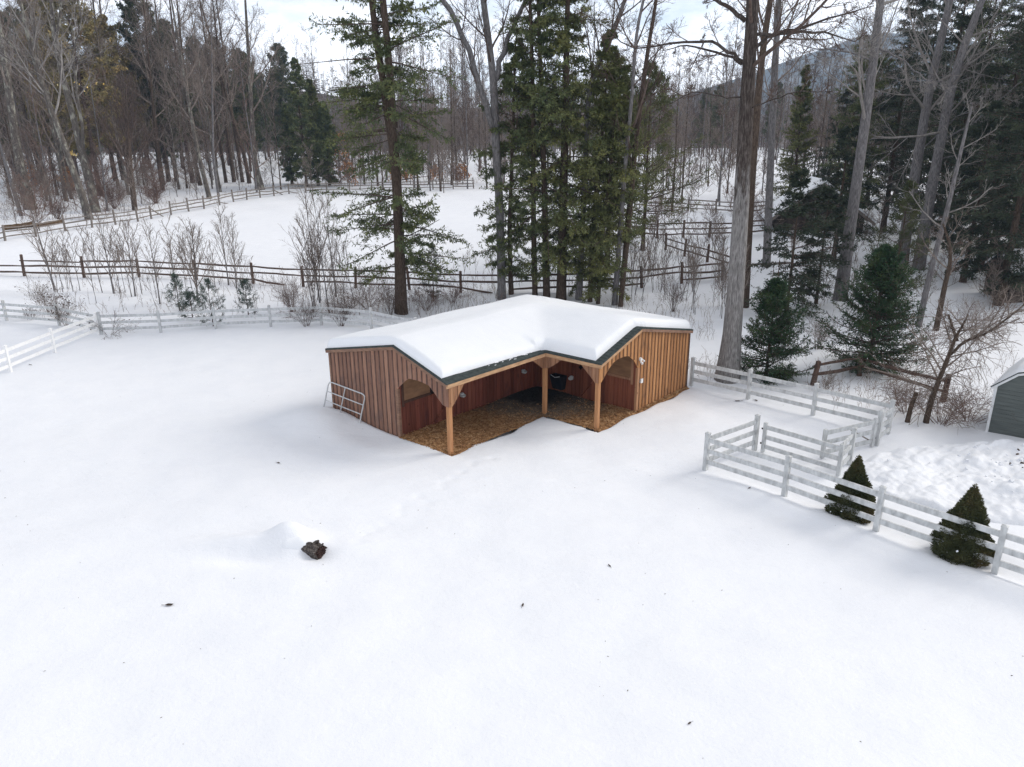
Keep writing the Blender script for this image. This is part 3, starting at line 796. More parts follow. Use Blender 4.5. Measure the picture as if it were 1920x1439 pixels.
def gate_leaf(name, label, a, b, ph=.98, rails=(.22, .55, .88), braces=True):
    a, b = gz(a), gz(b)
    t = thing(name, label, 'gate', a); d = (b-a)/np.linalg.norm(b-a)
    an = math.atan2(d[1], d[0]); Rz = np.array(Matrix.Rotation(an, 3, 'Z'))
    for k, p in enumerate((a+d*.07, b)):
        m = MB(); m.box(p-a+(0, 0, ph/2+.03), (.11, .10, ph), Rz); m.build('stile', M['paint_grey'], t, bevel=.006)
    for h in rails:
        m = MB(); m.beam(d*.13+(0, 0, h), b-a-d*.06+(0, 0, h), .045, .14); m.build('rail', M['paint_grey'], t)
    L = np.linalg.norm(b-a)
    if braces:
        m = MB(); m.beam(d*.2+(0, 0, .25), d*(L*.55)+(0, 0, .85), .03, .04); m.build('brace', M['grey_rail'], t)
    for h in (.3, .8):
        m = MB(); m.box(d*.0+(0, 0, h), (.10, .03, .05), Rz); m.build('hinge', M['dark'], t)
    return t
gate_leaf('fence_gate', 'white gate standing open into the pen, with dark diagonal braces', at(1637, 838), at(1541, 861))
gate_leaf('fence_gate', 'closed white gate leaf beside the tall post, left of the clipped spruces', pB+(.18, -.1, 0), at(1571, 893), ph=1.0, braces=False)

# ------------------------------------------------------------------ split-rail fences
def split_fence(name, label, pts, heights, mat, ph=1.45, seed=0, dropped=(), missing=(), rr=.072, pr=.105):
    rng = np.random.default_rng(seed)
    pts = [gz(p) for p in pts]; o = pts[0]
    t = thing(name, label, 'fence', o)
    for i, p in enumerate(pts):
        h = ph*rng.uniform(.93, 1.1); tl = rng.normal(0, .04, 2)
        zz = np.array([-.4, 0, h*.5, h-.03, h])
        P = np.stack([tl[0]*zz, tl[1]*zz, zz], 1)+(p-o)
        m = MB(); m.tubes(P, np.array([1, 1.05, .95, .95, .6])*pr, 6); m.build('post', mat, t)
    for i in range(len(pts)-1):
        for j, h in enumerate(heights):
            if (i, j) in missing: continue
            a = pts[i]-o+(0, 0, h+rng.normal(0, .03)); b = pts[i+1]-o+(0, 0, h+rng.normal(0, .03))
            if (i, j) in dropped:
                b = pts[i+1]-o+(0, 0, .06)
                b = a+(b-a)*.6; b[2] = .05+pts[i][2]-o[2]
            d = b-a; a = a-d*.03; b = b+d*.03
            u = np.linspace(0, 1, 7)
            P = a+(b-a)*u[:, None]
            P[:, 2] += (rng.normal(0, .03)-.05*(rng.random() < .3))*np.sin(u*math.pi)+rng.normal(0, .008, 7)
            P[:, 1] += rng.normal(0, .012, 7)
            R = rr*rng.uniform(.8, 1.15)*np.array([.65, .95, 1, 1, .98, .9, .6])
            m = MB(); m.tubes(P, R, 5); m.build('rail', mat, t)
    return t
split_fence('rail_fence', 'dark brown three-rail split fence along the near edge of the meadow', [at(*p) for p in ((-70, 516), (46, 518), (158, 521), (261, 520), (369, 525), (475, 532), (569, 538), (667, 540), (768, 544), (864, 549), (961, 551), (1082, 547), (1203, 540), (1278, 532), (1354, 526))],
            (.32, .78, 1.22), M['rail_wood'], 1.5, 1, dropped=((5, 0), (9, 0)), missing=((0, 2), (12, 0)))
split_fence('rail_fence', 'brown split fence slanting down behind the thicket towards the thick oak', [at(*p) for p in ((1248, 469), (1283, 481), (1326, 492), (1376, 508))], (.45, .95), M['rail_wood'], 1.5, 2)
split_fence('rail_fence', 'dark split fence crossing level between hemlock trunks and the thick oak', [at(*p) for p in ((1180, 443), (1232, 447), (1281, 446), (1330, 446), (1385, 444), (1440, 440))], (.35, .85, 1.3), M['rail_wood'], 1.6, 3)
split_fence('rail_fence', 'far grey split fence behind the thicket under the small far evergreen branches', [at(*p) for p in ((1190, 388), (1240, 392), (1290, 396), (1342, 399), (1395, 402), (1440, 400))], (.35, .8, 1.25), M['grey_rail'], 1.5, 4)
far_px = [(-45, 462), (10, 452), (68, 444), (123, 434), (173, 427), (217, 422), (259, 416), (284, 411), (321, 403), (354, 397), (383, 392), (412, 385), (438, 379), (463, 375), (488, 371), (514, 368), (542, 364), (573, 362), (613, 360), (655, 359), (697, 358), (738, 357), (776, 357), (812, 356), (850, 355), (888, 354)]
split_fence('rail_fence', 'weathered grey split fence curving round the far left edge of the meadow', [at(*p) for p in far_px], (.35, .8, 1.2), M['grey_rail'], 1.5, 5, dropped=((11, 0), (15, 1), (7, 2), (16, 0)))
split_fence('rail_fence', 'broken brown split fence under the broad spruce and the leaning vine tree', [at(*p) for p in ((1524, 722), (1611, 705), (1768, 753))], (.42, .82), M['rail_wood'], 1.05, 6, rr=.075, pr=.11)

# ------------------------------------------------------------------ grey shed at the right edge
gs0 = at(1848, 809)
def barn():
    t = thing('garden_shed', 'grey-green garden shed with pale trim and a snowy gambrel roof', 'shed', gs0)
    gx_ = np.array([.72, -.69]); gx_ = gx_/np.linalg.norm(gx_)
    # gable front runs to the right, ridge runs away from the camera
    t.rotation_euler = (0, 0, math.atan2(gx_[1], gx_[0]))
    Wd, Hh, Dp = 3.4, 1.72, 2.7
    P = [(0, -.3), (Wd, -.3), (Wd, Hh), (Wd-.62, Hh+.50), (Wd/2, Hh+.86), (.62, Hh+.50), (0, Hh)]
    n = len(P)
    m = MB(); m.add([(x, 0, z) for x, z in P]+[(x, Dp, z) for x, z in P], [(i, (i+1) % n, n+(i+1) % n, n+i) for i in range(n)]+[(6, 5, 3, 2), (13, 9, 10, 12), (6, 2, 1, 0), (13, 7, 8, 9)], [(5, 4, 3), (12, 10, 11)])
    # lap lines of the siding
    for k in range(13):
        m.box((Wd/2, -.006, -.1+k*.14), (Wd-.1, .014, .012))
    m.build('walls', M['siding'], t)
    m = MB(); m.box((.035, -.02, Hh/2-.15), (.08, .05, Hh+.3)); m.build('corner_trim', M['trim'], t)
    prof = [(-.10, Hh-.10), (.57, Hh+.52), (Wd/2, Hh+.91), (Wd-.57, Hh+.52), (Wd+.1, Hh-.10)]
    m = MB()
    for a, b in zip(prof[:-1], prof[1:]):
        m.beam((a[0], -.07, a[1]-.03), (b[0], -.07, b[1]-.03), .04, .12)
    m.build('barge_board', M['trim'], t)
    m = MB(); top = [(x, z+.03) for x, z in prof]
    V = [(x, -.12, z) for x, z in top]+[(x, Dp+.1, z) for x, z in top]+[(x, -.12, z-.04) for x, z in top]+[(x, Dp+.1, z-.04) for x, z in top]
    q = []
    for i in range(4):
        q += [(i, i+1, 5+i+1, 5+i), (10+i, 15+i, 15+i+1, 10+i+1), (i, 10+i, 10+i+1, i+1), (5+i, 5+i+1, 15+i+1, 15+i)]
    m.add(V, q+[(0, 5, 15, 10), (4, 14, 19, 9)]); m.build('roof', M['shingle'], t)
    # snow on the roof, rounded
    u = np.linspace(0, 1, 33); vv = np.linspace(0, 1, 25)
    xx = np.interp(u, np.linspace(0, 1, 5), [p[0] for p in top]); zz = np.interp(u, np.linspace(0, 1, 5), [p[1] for p in top])
    th = .24*(1-np.abs(2*u-1)**4)
    ev = 1-np.abs(2*vv-1)**14
    X, Y = np.meshgrid(xx, -.10+vv*(Dp+.18))
    m = MB(); m.grid(X, Y, zz[None]+.006+th[None]*ev[:, None]); m.build('roof_snow', M['roof_snow'], t, smooth=True)
barn()

# dark cabin behind the right-hand trees
def cabin():
    e = at(1452, 432); 
    t = thing('log_cabin', 'dark brown cabin with a snowy roof half hidden by evergreens', 'cabin', e, rad(-14))
    Wd, Hh, Dp, Rh = 8.0, 1.5, 8., 2.9
    P = [(0, -.5), (Wd, -.5), (Wd, Hh), (Wd/2, Hh+Rh), (0, Hh)]
    n = 5
    m = MB(); m.add([(x, 0, z) for x, z in P]+[(x, Dp, z) for x, z in P], [(i, (i+1) % n, n+(i+1) % n, n+i) for i in range(n)]+[(0, 1, 2, 4), (9, 7, 6, 5)], [(4, 2, 3), (9, 8, 7)])
    m.build('walls', M['cabin'], t)
    prof = [(-.9, Hh-.75), (Wd/2, Hh+Rh+.05), (Wd+.9, Hh-.75)]
    for nm, mt, d0, d1, y0 in (('roof', 'shingle', 0, .12, -.6), ('roof_snow', 'roof_snow', .125, .4, -.55)):
        m = MB()
        for a, b in zip(prof[:-1], prof[1:]):
            V = [(a[0], y0, a[1]+d0), (b[0], y0, b[1]+d0), (b[0], Dp+.6, b[1]+d0), (a[0], Dp+.6, a[1]+d0)]
            V2 = [(x, y, z+(d1-d0)) for x, y, z in V]
            m.add(V+V2, [(0, 1, 2, 3), (4, 7, 6, 5), (0, 4, 5, 1), (1, 5, 6, 2), (2, 6, 7, 3), (3, 7, 4, 0)])
        m.build(nm, M[mt], t)
    m = MB()
    for a, b in zip(prof[:-1], prof[1:]):
        m.beam((a[0], -.63, a[1]-.02), (b[0], -.63, b[1]-.02), .05, .25)
    m.build('barge_board', M['grey_rail'], t)
    for x in (3.5,):
        m = MB(); m.box((x+.5, -.02, 1.1), (1.0, .05, .9)); f = m.build('window', M['grey_rail'], t)
        m = MB(); m.box((x+.5, -.05, 1.1), (.84, .03, .74)); m.build('pane', M['dark'], f)
cabin()
def far_hut():
    e = at(1888, 569)
    t = thing('wooden_hut', 'dark weathered hut at the right edge beyond the leaning tree', 'hut', e, rad(-8))
    Wd, Hh, Dp = 4.2, 1.9, 3.2
    m = MB(); m.box((Wd/2, Dp/2, Hh/2-.2), (Wd, Dp, Hh+.4)); m.add([(0, 0, Hh), (0, Dp, Hh), (Wd, 0, Hh), (Wd, Dp, Hh), (0, Dp/2, Hh+1.0), (Wd, Dp/2, Hh+1.0)], None, [(0, 4, 1), (2, 3, 5)])
    m.build('walls', M['cabin'], t)
    m = MB(); m.beam((Wd/2, -.18, Hh-.1), (Wd/2, Dp/2+.03, Hh+1.06), Wd+.5, .07); m.beam((Wd/2, Dp+.18, Hh-.1), (Wd/2, Dp/2-.03, Hh+1.06), Wd+.5, .07); m.build('roof', M['shingle'], t)
    m = MB(); m.beam((Wd/2, -.12, Hh+.1), (Wd/2, Dp/2+.03, Hh+1.25), Wd+.4, .22); m.beam((Wd/2, Dp+.12, Hh+.1), (Wd/2, Dp/2-.03, Hh+1.25), Wd+.4, .22); m.build('roof_snow', M['roof_snow'], t, bevel=.08)
far_hut()

# ------------------------------------------------------------------ log in the snow, snow pile, litter
lp = at(592, 1040)
lt = thing('fallen_log', 'dark rotten log end poking out of a snow mound', 'log', lp)
rng = np.random.default_rng(11)
ax = np.array([-.84, .42, -.03]); ax /= np.linalg.norm(ax)
u_ = np.cross(ax, (0, 0, 1)); u_ /= np.linalg.norm(u_); v_ = np.cross(u_, ax)
an = np.linspace(0, 2*math.pi, 37)[:-1]
c0 = np.array([.13, -.02, .05])
rings = []
for k, (s_, r_) in enumerate([(.0, .07), (-.05, .10), (.02, .16), (-.02, .19), (.03, .205), (.12, .21), (.3, .21), (.5, .20), (.8, .16), (1.1, .15)]):
    r = r_*(1+.10*np.sin(an*3+1)+.07*np.sin(an*7+k*.3)+rng.normal(0, .05, 36))
    rings.append(c0+ax*s_+rng.normal(0, .02, (36, 1))*ax+r[:, None]*(np.cos(an)[:, None]*u_+np.sin(an)[:, None]*v_))
rings = np.array(rings); idx = np.arange(360).reshape(10, 36)
q = np.stack([idx[:-1], np.roll(idx[:-1], -1, 1), np.roll(idx[1:], -1, 1), idx[1:]], -1)
m = MB(); m.add(rings.reshape(-1, 3), q[3:].reshape(-1, 4)); m.build('bark', M['log'], lt)
m = MB(); m.add(rings[:5].reshape(-1, 3), q[:3].reshape(-1, 4), [(0, i, i+1) for i in range(1, 35)])
for k in range(60):
    a_ = rng.uniform(0, 6.28); r = .15*math.sqrt(rng.random())
    m.box(c0-ax*.03+r*(math.cos(a_)*u_+math.sin(a_)*v_)*.95, rng.uniform(.015, .06, 3), np.array(Matrix.Rotation(rng.uniform(0, 3), 3, Vector(rng.normal(size=3)).normalized())))
m.build('rotten_end', M['log_red'], lt)
m = MB()
for k in range(40):
    a_ = rng.uniform(-.3, 2.6); s_ = rng.uniform(0, .6)
    m.box(c0+ax*s_+.2*(math.cos(a_)*u_+math.sin(a_)*v_), (rng.uniform(.04, .10), rng.uniform(.02, .04), rng.uniform(.02, .05)), np.array(Matrix.Rotation(rng.uniform(0, 3), 3, Vector(rng.normal(size=3)).normalized())))
m.tubes([c0+ax*.25+(0, 0, .12), c0+ax*.18+(.03, .1, .2), c0+ax*.1+(.02, .12, .25)], [.07, .055, .03], 6)
m.build('bark_flakes', M['log'], lt)
# snow cap
an2 = np.linspace(0, 2*math.pi, 41)[:-1]; rr = np.linspace(0, 1, 12)
A_, R_ = np.meshgrid(an2, rr)
X = -.55+np.cos(A_)*R_*.62*(1+.08*np.sin(3*A_)); Y = .30+np.sin(A_)*R_*.40*(1+.1*np.sin(2*A_+1))
Z = .47*np.sqrt(np.clip(1-R_**2.3, 0, 1))+.015*np.sin(5*A_)*R_-.08
m = MB(); ii = np.arange(480).reshape(12, 40)
m.add(np.stack([X, Y, Z], -1).reshape(-1, 3), np.stack([ii[:-1], np.roll(ii[:-1], -1, 1), np.roll(ii[1:], -1, 1), ii[1:]], -1).reshape(-1, 4))
m.build('snow_cap', M['roof_snow'], lt, smooth=True)

# ploughed snow pile, lumpy
def fbm(X, Y, seed, octs=6, base=1.):
    rng = np.random.default_rng(seed); z = 0
    for o in range(octs):
        for k in range(4):
            th = rng.uniform(0, 6.28); f = base*2**o*rng.uniform(.8, 1.3)
            z = z+np.sin((X*math.cos(th)+Y*math.sin(th))*f+rng.uniform(0, 6.28))/(2**o)*.5
    return z
pc = at(1850, 905)
X, Y = np.meshgrid(np.linspace(-3.6, 5.5, 190), np.linspace(-2.6, 2.8, 130))
E_ = np.sqrt(np.clip(1-((X-.9)/4.5)**2-((Y-.1)/2.7)**2, 0, 1))
lump = fbm(X, Y, 4, 5, 1.7)
Z = ground_z(X+pc[0], Y+pc[1])-pc[2]-.03+E_**.8*(.28+.30*sstep(-.5, 3.0, X))+sstep(0, .35, E_)*(lump*.075+.045*np.abs(fbm(X, Y, 9, 3, 5.)))
m = MB(); m.grid(X, Y, Z, (E_[1:, 1:] > 0) | (E_[:-1, :-1] > 0))
sp = m.build('snow_pile', M['pile_snow'], smooth=True, loc=pc)
tag(sp, 'lumpy ploughed snow pile at the right edge behind the front fence', 'snow pile')
m = MB(); rng = np.random.default_rng(21)
for k in range(90):
    x, y = rng.normal(1.6, 1.6), rng.normal(.2, .9)
    e = 1-((x-.9)/4.4)**2-((y-.1)/2.6)**2
    if e < .02: continue
    i = int(np.clip((y+2.6)/5.4*129, 0, 129)); j = int(np.clip((x+3.6)/9.1*189, 0, 189))
    s_ = rng.uniform(.03, .12)
    P = np.array(Matrix.Rotation(rng.uniform(0, 6), 3, Vector(rng.normal(size=3)).normalized()))
    m.box((x, y, Z[i, j]+s_*.2), (s_, s_*rng.uniform(.6, 1), s_*rng.uniform(.5, .9)), P)
cb = m.build('snow_chunks', M['pile_snow'], sp, bevel=.01); cb['kind'] = 'stuff'
m = MB()
for k in range(26):
    x, y = rng.normal(2.6, .8), rng.normal(.3, .6)
    i = int(np.clip((y+2.6)/5.4*129, 0, 129)); j = int(np.clip((x+3.6)/9.1*189, 0, 189))
    s_ = rng.uniform(.03, .10)
    m.box((x, y, Z[i, j]+.01), (s_, s_*.6, s_*.4), np.array(Matrix.Rotation(rng.uniform(0, 6), 3, Vector(rng.normal(size=3)).normalized())))
cb = m.build('dirt_clods', M['dead_leaf'], sp); cb['kind'] = 'stuff'

# single dead leaves and twigs lying on the snow
leafm = MB()
leafm.add([(-.10, 0, .02), (-.03, .035, .035), (.07, .03, .03), (.11, 0, .05), (.06, -.03, .02), (-.04, -.035, .03)], [(0, 1, 4, 5), (1, 2, 3, 4)])
leafm.tubes([(-.17, .01, .012), (-.10, 0, .02)], [.006, .005], 4)
lo_ = leafm.build('dead_leaf', M['dead_leaf'])
for i, (x, y, s_, lab) in enumerate([(317, 1136, 1.0, 'curled dead leaf on open snow below the fallen log, left side'), (1143, 1062, .6, 'tiny dead leaf on the snow between shed and bottom edge'), (1293, 1357, .5, 'tiny dead leaf nearest the bottom edge of the picture'),
                          (522, 869, .8, 'small dead leaf on the snow left of the shed corner post'), (980, 1136, .6, 'pale dead leaf on the snow in the middle foreground'), (1383, 753, 1.3, 'dark twig on the snow inside the right fence, left one of two'), (1417, 752, 1.1, 'dark twig on the snow inside the right fence, right one of two'), (1405, 916, .6, 'dead leaf at the foot of the front fence corner'), (57, 685, 1.0, 'dead leaf below the bright left fence')]):
    o = lo_ if i == 0 else lo_.copy()
    if i: COL.objects.link(o)
    p = at(x, y); o.location = p+np.array([0, 0, .0]); o.rotation_euler = (0, 0, i*1.9); o.scale = (s_,)*3
    tag(o, lab, 'leaf', 'dead leaves on the snow')
# specks of bark and seed scattered over the snow
m = MB(); rng = np.random.default_rng(31)
n = 230
x = rng.uniform(-17, 13, n); y = rng.uniform(9, 34, n); 
a_, b_ = to_local(x, y); ok = ~((a_ > -DD-.3) & (a_ < L2+.4) & (b_ > -L1-.3) & (b_ < DD+.3))
x, y = x[ok], y[ok]; n = len(x); z = ground_z(x, y)+.006
th = rng.uniform(0, 6.28, n); l = rng.uniform(.006, .03, n)
d = np.stack([np.cos(th), np.sin(th), 0*th], 1)*l[:, None]; e = np.stack([-np.sin(th), np.cos(th), 0*th], 1)*(l*.35)[:, None]
p = np.stack([x, y, z], 1)
m.add(np.stack([p-d, p+e+(0, 0, .004), p+d, p-e], 1).reshape(-1, 3), np.arange(4*n).reshape(-1, 4))
tag(m.build('bark_specks', M['dead_leaf']), 'fine specks of bark and seed on the snow', 'litter', kind='stuff')

# cut logs lying by the far left fence
for (p, q, r, lab) in (((8, 432), (62, 425), .30, 'snow-topped cut log beside the left end of the far fence'), ((64, 427), (117, 419), .24, 'second cut log right of the snow-topped one by the far fence')):
    a, b = at(*p), at(*q)
    t = thing('cut_log', lab, 'log', (a+b)/2, 0, 'cut logs by the far fence')
    u = np.linspace(0, 1, 8); P = a+(b-a)*u[:, None]-(a+b)/2+np.array([0, 0, r*.8])
    rng = np.random.default_rng(int(p[0])); 
    m = MB(); m.tubes(P, r*(1+rng.normal(0, .05, 8)), 10); m.build('trunk', M['cut_log'], t)
    P2 = P[0:8]+np.array([0, .05, r*.72]); m = MB(); m.tubes(P2, r*.55*np.array([.3, .8, 1, .9, 1, .9, .8, .3]), 8); m.build('snow_strip', M['roof_snow'], t, smooth=True)

# ------------------------------------------------------------------ plants
def nrm(v):
    return v/(np.linalg.norm(v, axis=-1, keepdims=True)+1e-9)

def along(P, R, idx, t):
    n = P.shape[1]
    f = np.clip(t, 0, .9999)*(n-1); i = f.astype(int); w = (f-i)[:, None]
    a, b = P[idx, i], P[idx, i+1]
    return a*(1-w)+b*w, nrm(b-a), R[idx, i]*(1-w[:, 0])+R[idx, i+1]*w[:, 0]

def grow(rng, P, R, cnt, t0, t1, lenf, ang, up, wob, n=5, rk=.6, rmin=.008, jit=.25):
    """side shoots of every line in P"""
    m = P.shape[0]
    idx = np.repeat(np.arange(m), cnt)
    s = (np.tile(np.arange(cnt), m)+rng.random(m*cnt))/cnt
    t = t0+(t1-t0)*s
    st, T, rp = along(P, R, idx, t)
    az = np.tile(np.arange(cnt), m)*2.4+np.repeat(rng.uniform(0, 6.28, m), cnt)+rng.normal(0, .5, m*cnt)
    ref = np.where(np.abs(T[:, 2:3]) > .9, np.array([[1., 0, 0]]), np.array([[0, 0, 1.]]))
    U = nrm(np.cross(T, ref)); V = np.cross(T, U)
    a = ang*(1+rng.normal(0, jit, m*cnt))
    D = T*np.cos(a)[:, None]+(U*np.cos(az)[:, None]+V*np.sin(az)[:, None])*np.sin(a)[:, None]
    Ls = np.linalg.norm(np.diff(P, axis=1), axis=2).sum(1)[idx]
    L = lenf(s, Ls)*rng.uniform(.65, 1.25, m*cnt)
    out = np.empty((m*cnt, n, 3)); out[:, 0] = st
    stp = (L/(n-1))[:, None]
    d = nrm(D)
    for j in range(1, n):
        d = nrm(d+np.array([0, 0, up])+rng.normal(0, wob, d.shape))
        out[:, j] = out[:, j-1]+d*stp
    r0 = np.maximum(np.minimum(rp*rk, L*.016+.003), rmin)
    RR = r0[:, None]*np.linspace(1, .35, n)[None]
    return out, np.maximum(RR, rmin*.8)

def stem(rng, H, lean=(0, 0), wob=.02, n=16, r0=.2, flare=1.35, tip=.12):
    z = np.concatenate([[-min(.5, H*.1)], H*np.linspace(0, 1, n-1)**1.08])
    x = lean[0]*z+np.cumsum(rng.normal(0, wob*H/n, n)); y = lean[1]*z+np.cumsum(rng.normal(0, wob*H/n, n))
    x -= x[1]; y -= y[1]
    f = np.clip(z/H, 0, 1)
    r = r0*((1-f)**.85*(1-tip)+tip)
    r[0] *= flare*1.1; r[1] *= flare; r[2] *= 1+.35*(flare-1)
    return np.stack([x, y, z], 1), r

def register(t, *kids):
    KIDS[t.name] = list(kids)
    return t

def bare_tree(name, label, cat, loc, seed, H, r0, cs=.4, counts=(13, 7, 6, 4), l1=.26, a1=.75, up=.10, lean=(0, 0), path=None, bark='bark_grey', twig='twig_grey', group=None, rt=.011, wob=.02, ks=(9, 5, 3, 3), limbs=None, top=1.0, leaves=None, l2=.48, snow=None):
    rng = np.random.default_rng(seed)
    t = thing(name, label, cat, loc, 0, group)
    if path is None:
        P, R = stem(rng, H, lean, wob, r0=r0)
    else:
        P, R = path
    tm = MB(); tm.tubes(P, R, 12 if r0 > .15 else 7)
    kids = []
    bm = MB(); lv = []
    L1 = None
    srcs = [(P[None], R[None], cs, counts[0])]
    if limbs:
        for (lpn, lr, n1) in limbs:
            lpn = np.asarray(lpn, float); u = np.linspace(0, 1, 14); us = np.linspace(0, 1, len(lpn))
            Q = np.stack([np.interp(u, us, lpn[:, i]) for i in range(3)], 1); Rq = np.interp(u, us, lr)
            Q[1:] += rng.normal(0, .02, Q[1:].shape)*np.linalg.norm(Q[-1]-Q[0])*.3
            tm.tubes(Q, Rq, 8)
            srcs.append((Q[None], Rq[None], .2, n1))
    for (Pp, Rr, c0, n1) in srcs:
        if n1 <= 0: continue
        Ht = np.linalg.norm(np.diff(Pp[0], axis=0), axis=1).sum()
        A, RA = grow(rng, Pp, Rr, n1, c0, top, lambda s, L: (Ht if Pp is srcs[0][0] else Ht*1.2)*l1*(1.08-.72*s), a1, up, .07, 7, .62, .018)
        bm.tubes(A, RA, ks[1], cap=False)
        B, RB = grow(rng, A, RA, counts[1], .22, .98, lambda s, L: L*l2*(1.1-.5*s), .72, up*.8, .09, 5, .62, rt*1.15)
        bm.tubes(B, RB, ks[2], cap=False)
        C_, RC = grow(rng, B, RB, counts[2], .2, 1, lambda s, L: L*.5*(1.1-.45*s), .68, up*.7, .10, 4, .7, rt)
        bm.tubes(C_, RC, ks[3], cap=False)
        last = C_
        if counts[3]:
            D_, RD = grow(rng, C_, RC, counts[3], .25, 1, lambda s, L: L*.55, .62, up*.5, .1, 3, .8, rt*.85)
            bm.tubes(D_, RD, 3, cap=False); last = D_
        lv.append(last)
    kids.append(tm.build('trunk', M[bark], t, smooth=True))
    kids.append(bm.build('crown', M[twig], t, smooth=True))
    if leaves:
        lm, cnt, size, hmax = leaves
        Q = np.concatenate([l[:, -1] for l in lv]); Q = Q[Q[:, 2] < hmax*H]
        if len(Q) > cnt: Q = Q[rng.choice(len(Q), cnt, False)]
        d = nrm(rng.normal(size=Q.shape)+np.array([0, 0, -.6])); w = nrm(np.cross(d, rng.normal(size=Q.shape)))
        m = MB(); m.add(np.stack([Q, Q+d*size*.5+w*size*.3, Q+d*size, Q+d*size*.5-w*size*.3], 1).reshape(-1, 3), np.arange(4*len(Q)).reshape(-1, 4))
        kids.append(m.build('leaves', M[lm], t))
    return register(t, *kids)

def needles(m, rng, P, per, size, width, spread, t0=.0):
    """flat needle sprays along the shoots P"""
    k = P.shape[0]
    idx = np.repeat(np.arange(k), per)
    t = t0+(1-t0)*(np.tile(np.arange(per), k)+rng.random(k*per))/per
    p, T, _ = along(P, np.ones(P.shape[:2]), idx, t)
    sd = nrm(np.cross(T, np.array([0, 0, 1.])+rng.normal(0, .25*spread, T.shape)))
    sg = np.where(rng.random(k*per) < .5, 1, -1)[:, None]
    up = np.cross(sd, T)
    d = nrm(T*rng.uniform(.35, 1., (k*per, 1))+sd*sg*rng.uniform(.3, 1.1, (k*per, 1))+up*rng.normal(-.12, .25+spread, (k*per, 1)))
    w = nrm(np.cross(d, up+rng.normal(0, .35+.4*spread, d.shape)))
    l = size*rng.uniform(.6, 1.35, (k*per, 1)); ww = width*rng.uniform(.6, 1.3, (k*per, 1))
    V = np.stack([p, p+d*l*.45+w*ww, p+d*l, p+d*l*.45-w*ww], 1)
    m.add(V.reshape(-1, 3), np.arange(4*k*per).reshape(-1, 4))

